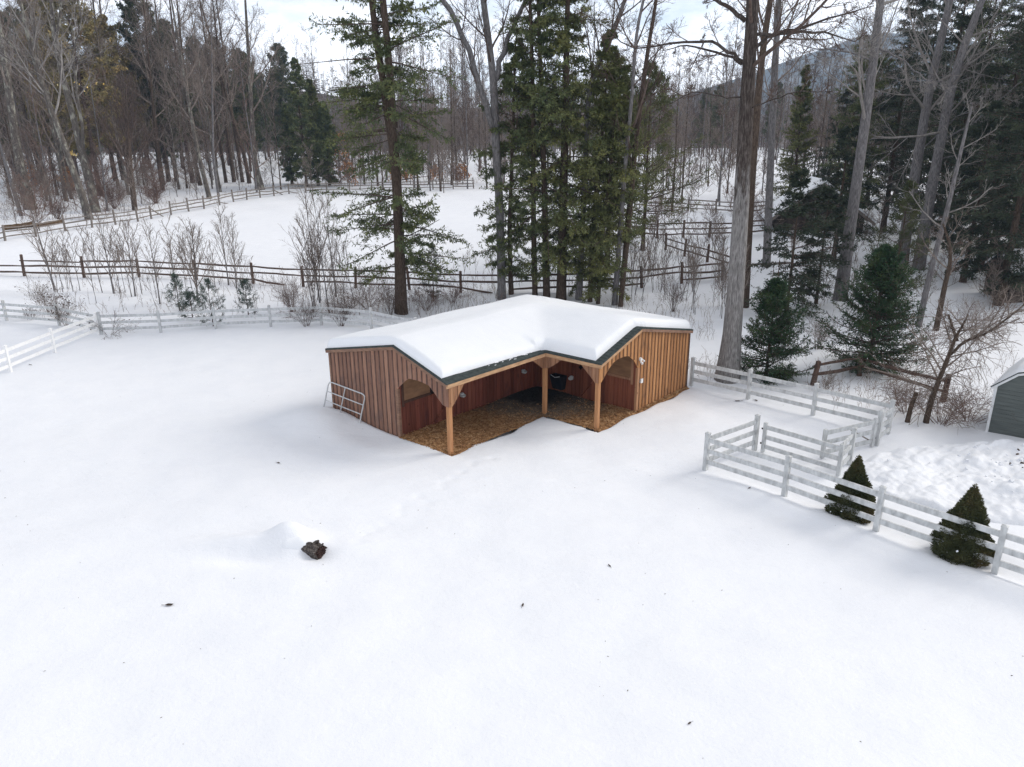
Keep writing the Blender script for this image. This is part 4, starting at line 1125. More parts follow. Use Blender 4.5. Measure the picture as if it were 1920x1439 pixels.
def conifer(name, label, cat, loc, seed, H, r0, cs, Lmax, nb=90, ex=.8, e0=-.15, e1=.7, droop=-.35, tip=.1, ntw=14, per=11, size=.22, width=.045, spread=.2, inner=.15, leafm='hemlock', bark='bark_brown', group=None,
            lean=(0, 0), path=None, tw=.42, gap=.0, bias=None, limbs=None, twig='twig_dark', Lmin=.15, cut=None, rt=.010, wob=.012, branches=True, low=.55, lv=(.55, 1.15)):
    rng = np.random.default_rng(seed)
    t = thing(name, label, cat, loc, 0, group)
    if path is None:
        P, R = stem(rng, H, lean, wob, r0=r0, tip=.04)
    else:
        P, R = path
    tm = MB(); tm.tubes(P, R, 12 if r0 > .12 else 7)
    stems = [(P, R, nb)]
    if limbs:
        for (lpn, lr, n1) in limbs:
            lpn = np.asarray(lpn, float); u = np.linspace(0, 1, 14); us = np.linspace(0, 1, len(lpn))
            Q = np.stack([np.interp(u, us, lpn[:, i]) for i in range(3)], 1); Rq = np.interp(u, us, lr)
            tm.tubes(Q, Rq, 9); stems.append((Q, Rq, n1))
    bm = MB(); lm = MB()
    for si, (P_, R_, n1) in enumerate(stems):
        zc = cs if si == 0 else .05
        s = (np.arange(n1)+rng.random(n1))/n1
        s = np.clip(s+rng.normal(0, .02, n1), 0, .999); h = zc+(1-zc)*s**.92
        st, T, rp = along(P_[None], R_[None], np.zeros(n1, int), h)
        hz = st[:, 2]/H
        rel = np.clip((hz-cs)/(1-cs), 0, 1)
        az = np.arange(n1)*2.39996+rng.normal(0, .9, n1)
        L = (Lmax*(1-rel)**ex*np.clip(low+rel*4, 0, 1)+Lmin)*rng.uniform(lv[0], lv[1], n1)
        if bias: L = L*(1+bias[1]*np.cos(az-bias[0]))
        if gap: 
            keep = rng.random(n1) > gap
            st, az, L, rel, rp = st[keep], az[keep], L[keep], rel[keep], rp[keep]
        if cut is not None:
            keep = cut(st[:, 2], az, rng.random(len(az)))
            st, az, L, rel, rp = st[keep], az[keep], L[keep], rel[keep], rp[keep]
        k = len(az)
        el0 = e0+(e1-e0)*rel+rng.normal(0, .17, k)
        n = 7
        B = np.empty((k, n, 3)); B[:, 0] = st
        a2 = az.copy()
        for j in range(1, n):
            u = (j-.5)/(n-1)
            el = el0+droop*u*(1-.4*rel)+tip*u*u*2
            a2 = a2+rng.normal(0, .07, k)
            B[:, j] = B[:, j-1]+np.stack([np.cos(el)*np.cos(a2), np.cos(el)*np.sin(a2), np.sin(el)], 1)*(L/(n-1))[:, None]
        RB = np.clip(np.minimum(rp*.45, .008+L*.010), rt, None)[:, None]*np.linspace(1, .3, n)[None]
        bm.tubes(B, np.maximum(RB, rt*.6), 4, cap=False)
        idx = np.repeat(np.arange(k), ntw)
        tt = inner+(1-inner)*(np.tile(np.arange(ntw), k)+rng.random(k*ntw))/ntw
        p, T, _ = along(B, RB, idx, tt)
        sd = nrm(np.cross(T, np.array([0, 0, 1.])))
        sg = np.where(np.tile(np.arange(ntw), k) % 2 == 0, 1, -1)[:, None]*1.0
        d = nrm(T*rng.uniform(.5, 1.1, (k*ntw, 1))+sd*sg*rng.uniform(.6, 1., (k*ntw, 1))+np.array([0, 0, 1.])*rng.normal(-.08, .16+spread*.6, (k*ntw, 1)))
        lt_ = (L[idx]*tw*(1.15-.75*tt)+.10)*rng.uniform(.6, 1.2, k*ntw)
        Tw = np.empty((k*ntw, 4, 3)); Tw[:, 0] = p
        for j in range(1, 4):
            d = nrm(d+T*.12+np.array([0, 0, droop*.12+tip*.15])+rng.normal(0, .08, d.shape))
            Tw[:, j] = Tw[:, j-1]+d*(lt_/3)[:, None]
        if branches:
            bm.tubes(Tw, np.full(Tw.shape[:2], rt*.55), 3, cap=False)
        needles(lm, rng, Tw, per, size, width, spread)
        needles(lm, rng, B[:, 3:], max(4, per//2), size, width, spread)
    kids = [tm.build('trunk', M[bark], t, smooth=True), bm.build('branches', M[twig], t, smooth=True), lm.build('crown', M[leafm], t)]
    return register(t, *kids)

def px_path(pts, wf=1., loc=None):
    """line through picture places, standing at the depth of its first, which lies on the ground: (px, py, width px, metres further away)"""
    b = at(pts[0][0], pts[0][1]) if loc is None else loc
    P = []; R = []
    for i, p in enumerate(pts):
        q = b if i == 0 and loc is None else ahead(p[0], p[1], b[1]+p[3])
        dep = (q-CAM)@FW
        P.append(q); R.append(p[2]/2*dep/CAM_F)
    P = np.array(P)-b; R = np.array(R)
    if loc is None:
        P = np.concatenate([[P[0]-(0, 0, .5)], P]); R = np.concatenate([[R[0]*1.15], R])
    # resample smoothly
    s = np.concatenate([[0], np.cumsum(np.linalg.norm(np.diff(P, axis=0), axis=1))])
    u = np.linspace(0, s[-1], 26)
    Q = np.stack([np.interp(u, s, P[:, i]) for i in range(3)], 1); Rq = np.interp(u, s, R)
    for _ in range(2):
        Q[2:-1] = (Q[1:-2]+2*Q[2:-1]+Q[3:])/4
    return b, Q, Rq*wf

# ------------------------------------------------------------------ big trees round the shed
P0 = lambda *a, **k: px_path(*a, **k)
def rel_pts(b, y0, pts):
    return np.array([ahead(p[0], p[1], b[1]+p[2]) for p in pts])-b

# thick oak right of the shed
b, Q, R = P0([(1363, 712, 68, 0), (1372, 640, 50, 0), (1381, 520, 44, 0), (1393, 330, 40, 0), (1401, 180, 37, 0), (1411, 20, 31, 0), (1416, -110, 27, .2), (1424, -320, 20, .4)], .70)
bare_tree('oak_tree', 'thickest bare oak trunk, pale below and dark above, right of the shed', 'tree', b, 41, 22, .4, cs=.58, counts=(9, 6, 5, 4), l1=.22, a1=.95, up=.05, path=(Q, R), bark='bark_oak', twig='twig_dark', rt=.007,
          limbs=[(rel_pts(b, 0, [(1396, 118, 0), (1370, 100, 0), (1330, 75, .3), (1260, 82, .8), (1180, 92, 1.2), (1110, 30, 1.6)]), [.07, .06, .05, .04, .025, .01], 9),
                 (rel_pts(b, 0, [(1398, 40, 0), (1365, 12, .2), (1330, -6, .4), (1240, -20, .6)]), [.09, .07, .05, .02], 6),
                 (rel_pts(b, 0, [(1405, 100, 0), (1440, 68, -.4), (1500, 52, -.8), (1570, 30, -1.2), (1640, 12, -1.5)]), [.075, .06, .05, .03, .012], 10),
                 (rel_pts(b, 0, [(1390, 120, 0), (1375, 108, .5), (1290, 85, 1.5), (1240, 95, 2)]), [.06, .05, .03, .012], 5),
                 (rel_pts(b, 0, [(1402, 70, 0), (1450, 62, 0), (1540, 60, .3), (1600, 80, .6)]), [.07, .06, .04, .015], 7),
                 (rel_pts(b, 0, [(1389, 182, 0), (1360, 184, -.5), (1300, 170, -1), (1240, 205, -1.4)]), [.03, .025, .018, .008], 6),
                 (rel_pts(b, 0, [(1400, 205, 0), (1440, 190, -1), (1500, 170, -2), (1560, 172, -2.5)]), [.03, .025, .018, .008], 6)])
b, Q, R = P0([(1395, 575, 30, 0), (1405, 400, 25, 0), (1418, 220, 22, 0), (1430, 90, 20, 0), (1445, 0, 17, 0), (1462, -120, 13, 0), (1480, -260, 8, 0)], .6)
bare_tree('maple_tree', 'dark slanting bare trunk close behind the thick oak', 'tree', b, 42, 22, .3, cs=.5, counts=(11, 6, 5, 4), l1=.24, a1=.8, path=(Q, R), bark='bark_brown', twig='twig_dark', rt=.008)
b, Q, R = P0([(1437, 500, 15, 0), (1444, 330, 13, 0), (1452, 150, 12, 0), (1460, 0, 11, 0), (1468, -160, 7, 0)])
bare_tree('maple_tree', 'slim grey pole trunk right of the thick oak, in front of an olive evergreen', 'tree', b, 43, 20, .2, cs=.45, counts=(10, 6, 5, 3), l1=.2, a1=.8, path=(Q, R), bark='bark_grey', twig='twig_grey', rt=.008)
b, Q, R = P0([(1575, 562, 34, 0), (1588, 470, 28, 0), (1608, 330, 24, 0), (1632, 160, 21, 0), (1651, 0, 18, 0), (1672, -160, 13, 0), (1690, -300, 8, 0)], .76)
bare_tree('maple_tree', 'tall grey leaning trunk rising behind the broad spruce, left of the twin trunks', 'tree', b, 44, 22, .35, cs=.4, counts=(13, 7, 5, 4), l1=.24, a1=.95, up=.03, path=(Q, R), bark='bark_grey', twig='twig_pale', rt=.008,
          limbs=[(rel_pts(b, 0, [(1640, 118, 0), (1600, 100, -1), (1540, 92, -2), (1470, 80, -3)]), [.06, .05, .035, .012], 8), (rel_pts(b, 0, [(1645, 90, 0), (1690, 110, -1), (1730, 145, -2), (1790, 180, -3)]), [.06, .05, .03, .012], 7)])
b, Q, R = P0([(1690, 500, 26, 0), (1702, 410, 22, 0), (1722, 290, 19, 0), (1742, 170, 17, 0), (1768, 60, 15, 0), (1795, -60, 12, 0), (1820, -190, 8, 0)], .88)
bare_tree('maple_tree', 'left one of twin grey leaning trunks above the broad spruce', 'tree', b, 45, 20, .3, cs=.4, counts=(12, 6, 5, 4), l1=.24, a1=.95, up=.02, path=(Q, R), bark='bark_grey', twig='twig_pale', rt=.008,
          limbs=[(rel_pts(b, 0, [(1725, 285, 0), (1765, 245, -1), (1800, 215, -2), (1860, 200, -3), (1950, 150, -4)]), [.05, .045, .035, .025, .01], 8)])
b, Q, R = P0([(1722, 505, 26, -.5), (1738, 400, 22, -.5), (1763, 270, 19, -.5), (1782, 170, 18, -.5), (1806, 90, 15, -.5), (1850, -20, 12, -.5), (1890, -130, 8, -.5)], .88)
bare_tree('maple_tree', 'right one of twin grey leaning trunks, with a pale broken side limb', 'tree', b, 46, 20, .3, cs=.42, counts=(12, 6, 5, 4), l1=.26, a1=.95, up=.02, path=(Q, R), bark='bark_grey', twig='twig_pale', rt=.008,
          limbs=[(rel_pts(b, 0, [(1780, 168, 0), (1765, 152, -.5), (1735, 156, -1), (1702, 150, -1.5), (1672, 156, -2)]), [.075, .07, .055, .04, .015], 5),
                 (rel_pts(b, 0, [(1768, 265, 0), (1820, 235, -1.5), (1880, 180, -3), (1960, 120, -4)]), [.07, .06, .045, .02], 9),
                 (rel_pts(b, 0, [(1757, 300, 0), (1830, 285, -2), (1900, 305, -4), (1960, 290, -5)]), [.05, .04, .03, .01], 8)])
b, Q, R = P0([(1722, 613, 12, 0), (1745, 510, 10, 0), (1776, 395, 9, 0), (1798, 300, 7, 0), (1822, 200, 4, 0)])
bare_tree('young_tree', 'thin pale leaning stem right of the broad spruce', 'tree', b, 47, 10, .12, cs=.45, counts=(9, 6, 4, 0), l1=.2, a1=.9, path=(Q, R), bark='bark_grey', twig='twig_pale', rt=.007)
b, Q, R = P0([(1755, 620, 11, 0), (1772, 535, 9, 0), (1783, 490, 7, 0), (1780, 455, 5, 0), (1768, 420, 3, 0)])
bare_tree('young_tree', 'short dark bent stem right of the thin pale leaning stem', 'tree', b, 48, 6, .1, cs=.5, counts=(8, 6, 4, 0), l1=.35, a1=.9, path=(Q, R), bark='bark_brown', twig='twig_grey', rt=.007)

# forked bare tree behind the shed, among the hemlocks
b, Q, R = P0([(941, 560, 16, 0), (939, 470, 15.5, 0), (937, 380, 15, 0), (930, 280, 15, 0), (928, 210, 15, 0), (925, 140, 13, 0), (914, 60, 12, 0), (905, -10, 11, 0), (890, -120, 8, 0), (880, -240, 5, 0)])
bare_tree('maple_tree', 'forked bare tree with a long limb reaching up left, behind the shed', 'tree', b, 51, 24, .3, cs=.55, counts=(9, 6, 5, 4), l1=.2, a1=.7, path=(Q, R), bark='bark_grey', twig='twig_dark', rt=.009,
          limbs=[(rel_pts(b, 0, [(928, 250, 0), (908, 190, -.5), (886, 110, -1), (864, 55, -1.5), (830, 0, -2), (790, -60, -2.5), (740, -130, -3)]), [.19, .18, .165, .15, .13, .09, .04], 9),
                 (rel_pts(b, 0, [(930, 150, 0), (944, 95, .5), (964, 45, 1), (992, -10, 1.4), (1030, -90, 2)]), [.16, .15, .13, .11, .05], 8)])
b, Q, R = P0([(1085, 562, 14, 0), (1092, 430, 11, 0), (1098, 300, 10, 0), (1104, 160, 9, 0), (1150, 60, 8, 0), (1172, 0, 7, 0), (1200, -80, 4, 0)], )
bare_tree('maple_tree', 'bare tree with a crooked limb slanting up right out of the hemlock clump', 'tree', b, 52, 22, .25, cs=.6, counts=(10, 6, 5, 4), l1=.22, a1=.7, path=(Q, R), bark='bark_grey', twig='twig_dark', rt=.009)
b, Q, R = P0([(1152, 572, 12, 0), (1160, 470, 10, 0), (1173, 300, 8, 0), (1186, 170, 7, 0), (1192, 60, 6, 0), (1216, -40, 5, 0), (1240, -120, 3, 0)])
bare_tree('maple_tree', 'slender pale pole tree on the right flank of the hemlock clump', 'tree', b, 53, 20, .15, cs=.5, counts=(9, 6, 5, 3), l1=.18, a1=.7, path=(Q, R), bark='bark_grey', twig='twig_dark', rt=.009)
for k, (pts, lab) in enumerate([([(1003, 556, 11, 0), (1000, 400, 10, 0), (1000, 200, 8, 0), (995, 40, 7, 0), (990, -100, 4, 0)], 'narrow dark trunk left of the pair of hemlock trunks behind the shed'),
                   ([(1163, 575, 10, 1), (1178, 420, 12, 1), (1190, 280, 10, 1), (1212, 110, 8, 1), (1232, -10, 6, 1)], 'dark bent trunk at the right edge of the hemlock clump')]):
    b, Q, R = P0(pts)
    bare_tree('maple_tree', lab, 'tree', b, 54+k, 18, .15, cs=.4, counts=(10, 6, 5, 3), l1=.2, a1=.8, path=(Q, R), bark='bark_brown', twig='twig_dark', rt=.009)

# ------------------------------------------------------------------ hemlocks behind the shed
b, Q, R = P0([(752, 588, 25, 0), (751, 520, 21, 0), (748, 440, 19, 0), (744, 340, 18, 0), (739, 280, 18, 0), (731, 218, 20, 0), (717, 150, 13, 0), (707, 80, 12, 0), (696, 0, 11, 0), (684, -120, 8, 0), (672, -280, 4, 0)])
def cut1(z, az, r):
    gap_ = (z > 7.4) & (z < 9.0)
    return np.where(z < 2.3, False, np.where(gap_, r < .25, np.where(z > 9, r < .52, True)))
conifer('hemlock_tree', 'tall hemlock with a forked trunk standing alone behind the left roof slope', 'tree', b, 61, 26, .4, .06, 3.3, nb=230, Lmin=.5, low=1., lv=(.3, 1.25), ex=.25, e0=-.12, e1=.2, droop=-.55, tip=.2, ntw=15, per=18, size=.21, width=.038, spread=.65, inner=.2, path=(Q, R), tw=.42, gap=.22, cut=cut1,
        limbs=[(rel_pts(b, 0, [(738, 240, 0), (734, 190, -.15), (730, 125, -.3), (722, 40, -.4), (717, -10, -.5), (710, -130, -.5), (704, -260, -.5)]), [.26, .22, .20, .19, .17, .12, .05], 80),
                 (rel_pts(b, 0, [(752, 449, 0), (790, 431, -.2), (824, 412, -.3)]), [.035, .03, .012], 0), (rel_pts(b, 0, [(750, 409, 0), (775, 400, -.2), (802, 387, -.2)]), [.03, .025, .012], 0), (rel_pts(b, 0, [(742, 340, 0), (780, 333, -.4), (815, 330, -.6)]), [.03, .022, .008], 3), (rel_pts(b, 0, [(716, 160, 0), (680, 162, -.6), (610, 172, -1.2)]), [.04, .03, .012], 4), (rel_pts(b, 0, [(702, 110, 0), (650, 112, -.6), (550, 122, -1.2)]), [.04, .03, .012], 3)])
hem = [((1025, 558, 17), (1022, 400, 14), (1016, 200, 11), (1010, 30, 8), (1004, -160, 3), 'left one of the pair of thick hemlock trunks behind the roof peak', 62),
       ((1052, 561, 24), (1056, 400, 20), (1060, 200, 16), (1064, 20, 12), (1068, -200, 4), 'thickest dense hemlock right of the roof peak', 63),
       ((1106, 566, 12), (1112, 430, 11), (1122, 330, 9), (1132, 220, 6), (1144, 60, 2), 'slanting olive hemlock on the right of the clump', 64),
       ((1121, 570, 10), (1130, 430, 9), (1142, 350, 8), (1150, 250, 5), (1164, 120, 2), 'thin olive hemlock leaning right out of the clump', 65),
       ((958, 552, 11), (955, 430, 10), (960, 300, 8), (964, 170, 6), (968, 60, 2), 'slim hemlock beside the forked bare tree', 66)]
for *pts, lab, sd in hem:
    b, Q, R = P0([(*p, 0) for p in pts], .82)
    Hh = Q[-1][2]
    big = sd in (62, 63)
    conifer('hemlock_tree', lab, 'tree', b, sd, Hh, .25, .13 if sd != 66 else .12, (3.9 if big else 3.1), nb=(165 if big else 105), lv=(.35, 1.25), ex=.62, e0=-.10, e1=.3, droop=-.75, tip=.25, ntw=17, per=19, size=.20, width=.034, spread=.65, inner=.06, path=(Q, R), tw=.40,
            leafm='hemlock' if sd in (62, 66) else 'hemlock_olive', gap=.12, group=None)
b = at(1138, 500)
conifer('white_pine', 'loose feathery pine with long level boughs right of the hemlock clump', 'tree', b, 67, 15.5, .2, .16, 6.0, nb=110, ex=.75, e0=.12, e1=.75, droop=-.12, tip=.25, ntw=14, per=13, size=.28, width=.03, spread=.6, inner=.3, leafm='hemlock_olive', tw=.30, gap=.1)
b = at(1205, 470)
conifer('white_pine', 'thin open pine with bare lower boughs left of the thick oak', 'tree', b, 68, 14.5, .17, .18, 6.0, nb=100, ex=.8, e0=.08, e1=.7, droop=-.1, tip=.25, ntw=14, per=12, size=.3, width=.03, spread=.6, inner=.35, leafm='hemlock_olive', tw=.30, gap=.12)
# little evergreens in front of the meadow
conifer('spruce_sapling', 'small thin spruce by the rail fence right of the lone hemlock', 'tree', at(813, 560), 71, 3.4, .04, .1, 1.15, nb=60, ex=.9, e0=-.05, e1=.6, droop=.1, tip=.2, ntw=7, per=7, size=.11, width=.02, spread=.3, tw=.36, leafm='hemlock_dark', gap=.1)
for k, (x, y, h, lab) in enumerate([(337, 583, 2.2, 'young pine left of the group behind the white fence'), (400, 612, 2.5, 'widest young pine, its foot behind a white fence post'), (466, 592, 2.1, 'young pine standing apart, right of the group behind the white fence'), (362, 600, 1.5, 'lowest young pine between two taller ones behind the white fence')]):
    conifer('pine_sapling', lab, 'tree', at(x, y), 72+k, h, .03, .10, .95 if k != 1 else 1.2, nb=30, ex=.8, e0=.15, e1=1.0, droop=.15, tip=.3, ntw=6, per=12, size=.12, width=.012, spread=.8, inner=.35, tw=.34, leafm='pine_blue', group='young pines behind the white fence')

# ------------------------------------------------------------------ spruces and hemlocks on the right
conifer('spruce_tree', 'small dense spruce with a dead double leader beside the thick oak', 'tree', at(1436, 706), 81, 4.0, .07, .02, 2.0, nb=170, ex=.7, e0=-.05, e1=.75, droop=-.3, tip=.5, ntw=12, per=11, size=.13, width=.02, spread=.45, inner=.1, leafm='spruce', tw=.34,
        limbs=[([(0, 0, 3.7), (.06, 0, 4.4), (.05, 0, 5.1)], [.025, .02, .008], 0), ([(0, 0, 3.7), (-.14, .05, 4.0), (-.16, 0, 4.8)], [.02, .018, .008], 0)])
conifer('spruce_tree', 'broad dark green spruce above the broken rail fence', 'tree', at(1628, 692), 82, 5.2, .09, .03, 2.75, nb=210, ex=.75, e0=-.08, e1=.8, droop=-.3, tip=.5, ntw=13, per=11, size=.15, width=.022, spread=.45, inner=.1, leafm='spruce', tw=.32)
conifer('hemlock_tree', 'dark ragged hemlock behind the small spruce, right of the oak', 'tree', at(1474, 590), 83, 8.2, .11, .12, 2.9, nb=80, ex=.7, e0=-.1, e1=.5, droop=-.4, tip=.15, ntw=13, per=11, size=.2, width=.04, spread=.3, inner=.2, leafm='hemlock_dark', tw=.38)
conifer('hemlock_tree', 'thin dark hemlock between the small spruce and the leaning grey trunk', 'tree', at(1530, 570), 84, 7.0, .1, .2, 2.2, nb=60, ex=.7, e0=-.1, e1=.5, droop=-.4, tip=.15, ntw=12, per=10, size=.2, width=.04, spread=.3, inner=.2, leafm='hemlock_dark', tw=.38, gap=.1)
conifer('white_pine', 'young bluish pine just behind the broad spruce', 'tree', at(1668, 590), 85, 7.4, .1, .1, 2.6, nb=60, ex=.8, e0=.1, e1=.9, droop=0, tip=.2, ntw=10, per=13, size=.2, width=.02, spread=.8, inner=.3, leafm='pine_green', tw=.34)
conifer('spruce_tree', 'narrow olive-brown cone-shaped evergreen behind the slim grey pole', 'tree', at(1482, 396), 86, 15.5, .16, .05, 3.0, nb=180, ex=.8, e0=-.15, e1=.6, droop=-.3, tip=.25, ntw=11, per=11, size=.24, width=.05, spread=.4, inner=.1, leafm='hemlock_olive', tw=.36)
rb = [(1590, 432, 17, 3.2, 'dark hemlock right of the cabin roof'), (1655, 436, 21, 3.6, 'dark hemlock between the leaning grey trunk and the twin trunks'), (1733, 470, 23, 3.8, 'dark hemlock directly behind the twin trunks'),
      (1790, 425, 24, 4.2, 'dense dark hemlock above the thin pale leaning stem'), (1836, 505, 22, 3.6, 'dark hemlock right of the short dark bent stem'), (1871, 572, 21, 3.6, 'near dark hemlock trunk at the right, left of the hut'),
      (1903, 480, 25, 4.0, 'dark hemlock crown filling the top right corner'), (1950, 560, 22, 4.2, 'dark hemlock boughs reaching in from the right edge'), (1700, 395, 24, 4.0, 'farther dark hemlock seen between the twin trunks and the leaning grey trunk'), (1985, 470, 26, 4.4, 'hemlock boughs behind the top of the right edge'),
      (1560, 400, 13, 2.6, 'shorter dark hemlock over the cabin ridge'), (1845, 400, 25, 4.2, 'far dark hemlock behind the right wood'), (1625, 385, 17, 3.0, 'far dark hemlock left of the twin trunks'), (1562, 490, 10, 2.7, 'low dark hemlock in front of the cabin wall'), (1805, 530, 12, 2.8, 'mid-height dark hemlock just right of the thin pale leaning stem'), (1858, 470, 15, 3.2, 'mid-height dark hemlock behind the near dark trunk at the right'), (1930, 520, 14, 3.2, 'mid-height dark hemlock over the hut roof'), (1770, 450, 16, 3.2, 'mid-height dark hemlock behind the short dark bent stem'), (1760, 385, 25, 4.2, 'far dark hemlock behind the thin pale leaning stem'), (1680, 370, 22, 4.0, 'farthest dark hemlock between leaning grey trunk and twin trunks'), (1900, 400, 26, 4.4, 'far dark hemlock beyond the hut'), (1580, 365, 20, 3.6, 'far dark hemlock rising behind the cabin roof')]
for k, (x, y, h, lm_, lab) in enumerate(rb):
    conifer('hemlock_tree', lab, 'tree', at(x, y), 90+k, h, .13+.005*h, .15 if k != 10 else .1, lm_*1.08, nb=int(h*7.5), ex=.5, e0=-.18, e1=.35, droop=-.4, tip=.15, ntw=15, per=14, size=.24, width=.038, spread=.45, inner=.12, leafm='hemlock_dark' if k % 3 else 'hemlock', tw=.36, gap=.18, rt=.012)

# clipped cone spruces by the front fence
def cone_shrub(label, loc, seed, H, r, tilt=0.):
    rng = np.random.default_rng(seed)
    t = thing('clipped_spruce', label, 'shrub', loc, 0, None)
    m = MB(); m.tubes([(0, 0, -.2), (0, 0, .3), (0, 0, H*.5)], [.05, .045, .02], 8); tr = m.build('trunk', M['bark_brown'], t)
    # inner body of close shoots, lumpy
    n = 26000
    h = 1-np.sqrt(rng.random(n)*.995)
    az = rng.uniform(0, 6.28, n)
    lump = 1+.10*np.sin(az*3+h*9+seed)+.07*np.sin(az*7-h*17)+.06*np.sin(az*11+h*31)+.04*np.sin(h*40)
    pf = np.where(h < .12, .80+h/.12*.2, ((1-h)/.88)**.95)
    rad_ = r*pf*lump*(1-.42*rng.random(n)**2.2)
    p = np.stack([np.cos(az)*rad_, np.sin(az)*rad_, .04+h*H*.97+rng.normal(0, .015, n)], 1)
    d = nrm(np.stack([np.cos(az), np.sin(az), np.full(n, .75)], 1)+rng.normal(0, .45, (n, 3)))
    w = nrm(np.cross(d, rng.normal(size=(n, 3))))
    l = rng.uniform(.03, .07, (n, 1)); ww = rng.uniform(.007, .015, (n, 1))
    m = MB(); m.add(np.stack([p-d*l*.3, p+d*l*.3+w*ww, p+d*l, p+d*l*.3-w*ww], 1).reshape(-1, 3), np.arange(4*n).reshape(-1, 4))
    hh = np.linspace(0.03, .97, 22); aa = np.linspace(0, 2*math.pi, 25)[:-1]
    A2, H2 = np.meshgrid(aa, hh)
    pf2 = np.where(H2 < .12, .80+H2/.12*.2, ((1-H2)/.88)**.95)
    r2 = .80*r*pf2*(1+.10*np.sin(A2*3+H2*9+seed)+.07*np.sin(A2*7-H2*17)+.06*np.sin(A2*11+H2*31))+rng.normal(0, .008, A2.shape)
    i2 = np.arange(22*24).reshape(22, 24)
    m.add(np.stack([np.cos(A2)*r2, np.sin(A2)*r2, .04+H2*H*.95], -1).reshape(-1, 3), np.stack([i2[:-1], np.roll(i2[:-1], -1, 1), np.roll(i2[1:], -1, 1), i2[1:]], -1).reshape(-1, 4))
    cr = m.build('crown', M['clipped'], t)
    m = MB()
    for k in range(4):
        a = rng.uniform(2.8, 5.2); hh = rng.uniform(.10, .25)*H
        rr_ = r*1.0*((1-hh/H)/.88)**.82
        q = np.array([math.cos(a)*rr_, math.sin(a)*rr_, hh]); s_ = rng.uniform(.02, .04)
        m.box(q, (s_*1.3, s_, s_*.7), np.array(Matrix.Rotation(rng.uniform(0, 6), 3, Vector(rng.normal(size=3)).normalized())))
    sn = m.build('snow_clumps', M['roof_snow'], t, bevel=.015)
    return t
cone_shrub('left clipped cone spruce behind the front fence, snow in its lower side', at(1594, 968), 5, 1.75, .58)
cone_shrub('right clipped cone spruce behind the front fence, nearest the right edge', at(1800, 1046), 9, 1.95, .66)

# leaning vine-covered tree at the broken fence
b, Q, R = P0([(1736, 793, 13, 0), (1748, 745, 12, 0), (1764, 705, 10, 0), (1779, 668, 9, 0), (1790, 635, 7, 0), (1806, 610, 5, .2), (1815, 590, 3, .4)])
vt = bare_tree('leaning_tree', 'small leaning tree tangled in vines beside the grey-green shed', 'tree', b, 121, 4.2, .1, cs=.35, counts=(14, 8, 5, 0), l1=.45, a1=.9, up=-.02, path=(Q, R*.85), bark='bark_brown', twig='twig_grey', rt=.005,
          limbs=[(rel_pts(b, 0, [(1782, 665, 0), (1812, 640, -.1), (1850, 625, -.2), (1885, 600, -.2), (1925, 568, -.2)]), [.055, .05, .042, .035, .02], 12), (rel_pts(b, 0, [(1795, 640, 0), (1785, 612, .2), (1778, 590, .3)]), [.05, .05, .03], 6)])
rng = np.random.default_rng(77)
m = MB(); Vp = []
for k in range(120):
    s0 = rng.uniform(.25, .95); i = int(s0*(len(Q)-1)); p = Q[i].copy()
    side = rng.choice([-1, 1]); d = np.array([side*rng.uniform(.3, 1), rng.uniform(-.5, .4), rng.uniform(-.2, .5)]); d /= np.linalg.norm(d)
    ln = rng.uniform(.8, 2.3); pts = [p]
    for j in range(8):
        d = d+np.array([0, 0, -.16])+rng.normal(0, .16, 3); d /= np.linalg.norm(d)
        q = pts[-1]+d*ln/8
        q[2] = max(q[2], .03)
        pts.append(q)
    Vp.append(pts)
m.tubes(np.array(Vp), np.full((120, 9), .008), 4, cap=False)
m.build('vines', M['twig_grey'], vt)
m = MB(); m.tubes([(-.62, .1, -.2), (-.58, .1, .5), (-.46, .12, 1.1)], [.09, .08, .07], 8); st_ = m.build('old_post', M['bark_brown'], loc=b)
tag(st_, 'mossy old post stump left of the leaning vine tree', 'post')

# ------------------------------------------------------------------ the wood beyond the meadow, left
def pxtree(lab, pts, sd, cs=.4, bark='bark_lichen', twig='twig_grey', limbs=None, counts=(11, 5, 4, 3), l1=.24, rt=.014, nm='maple_tree', **k):
    b, Q, R = P0(pts)
    lm_ = [(rel_pts(b, 0, l), r, n) for l, r, n in (limbs or [])]
    return bare_tree(nm, lab, 'tree', b, sd, 24, .3, cs=cs, counts=counts, l1=l1, path=(Q, R), bark=bark, twig=twig, limbs=lm_, rt=rt, **k)
pxtree('thick dark bare tree at the left edge, flared at the foot', [(58, 392, 22, 0), (45, 340, 17, 0), (32, 285, 14, 0), (22, 210, 13, 0), (8, 110, 11, 0), (-12, -20, 8, 0), (-30, -150, 4, 0)], 201)
pxtree('thin bare tree leaning left in front of the thick one at the left edge', [(40, 405, 7, 0), (26, 360, 6, 0), (8, 300, 5, 0), (-12, 230, 3, 0)], 202, counts=(10, 6, 4, 3), bark='bark_grey', rt=.012)
pxtree('pale leaning maple whose trunk sweeps up to the left, by the far fence', [(168, 411, 15, 0), (150, 355, 12, 0), (126, 290, 11, 0), (98, 209, 9, 0), (69, 133, 8, 0), (47, 45, 6, 0), (30, -40, 4, 0)], 203, cs=.45, twig='twig_pale',
       limbs=[([(62, 120, 0), (35, 100, -1), (0, 65, -2), (-40, 30, -2)], [.16, .13, .1, .05], 8), ([(72, 140, 0), (40, 130, -1), (0, 100, -2)], [.14, .1, .05], 7), ([(60, 100, 0), (66, 60, 0), (62, 20, 0)], [.13, .1, .05], 6)])
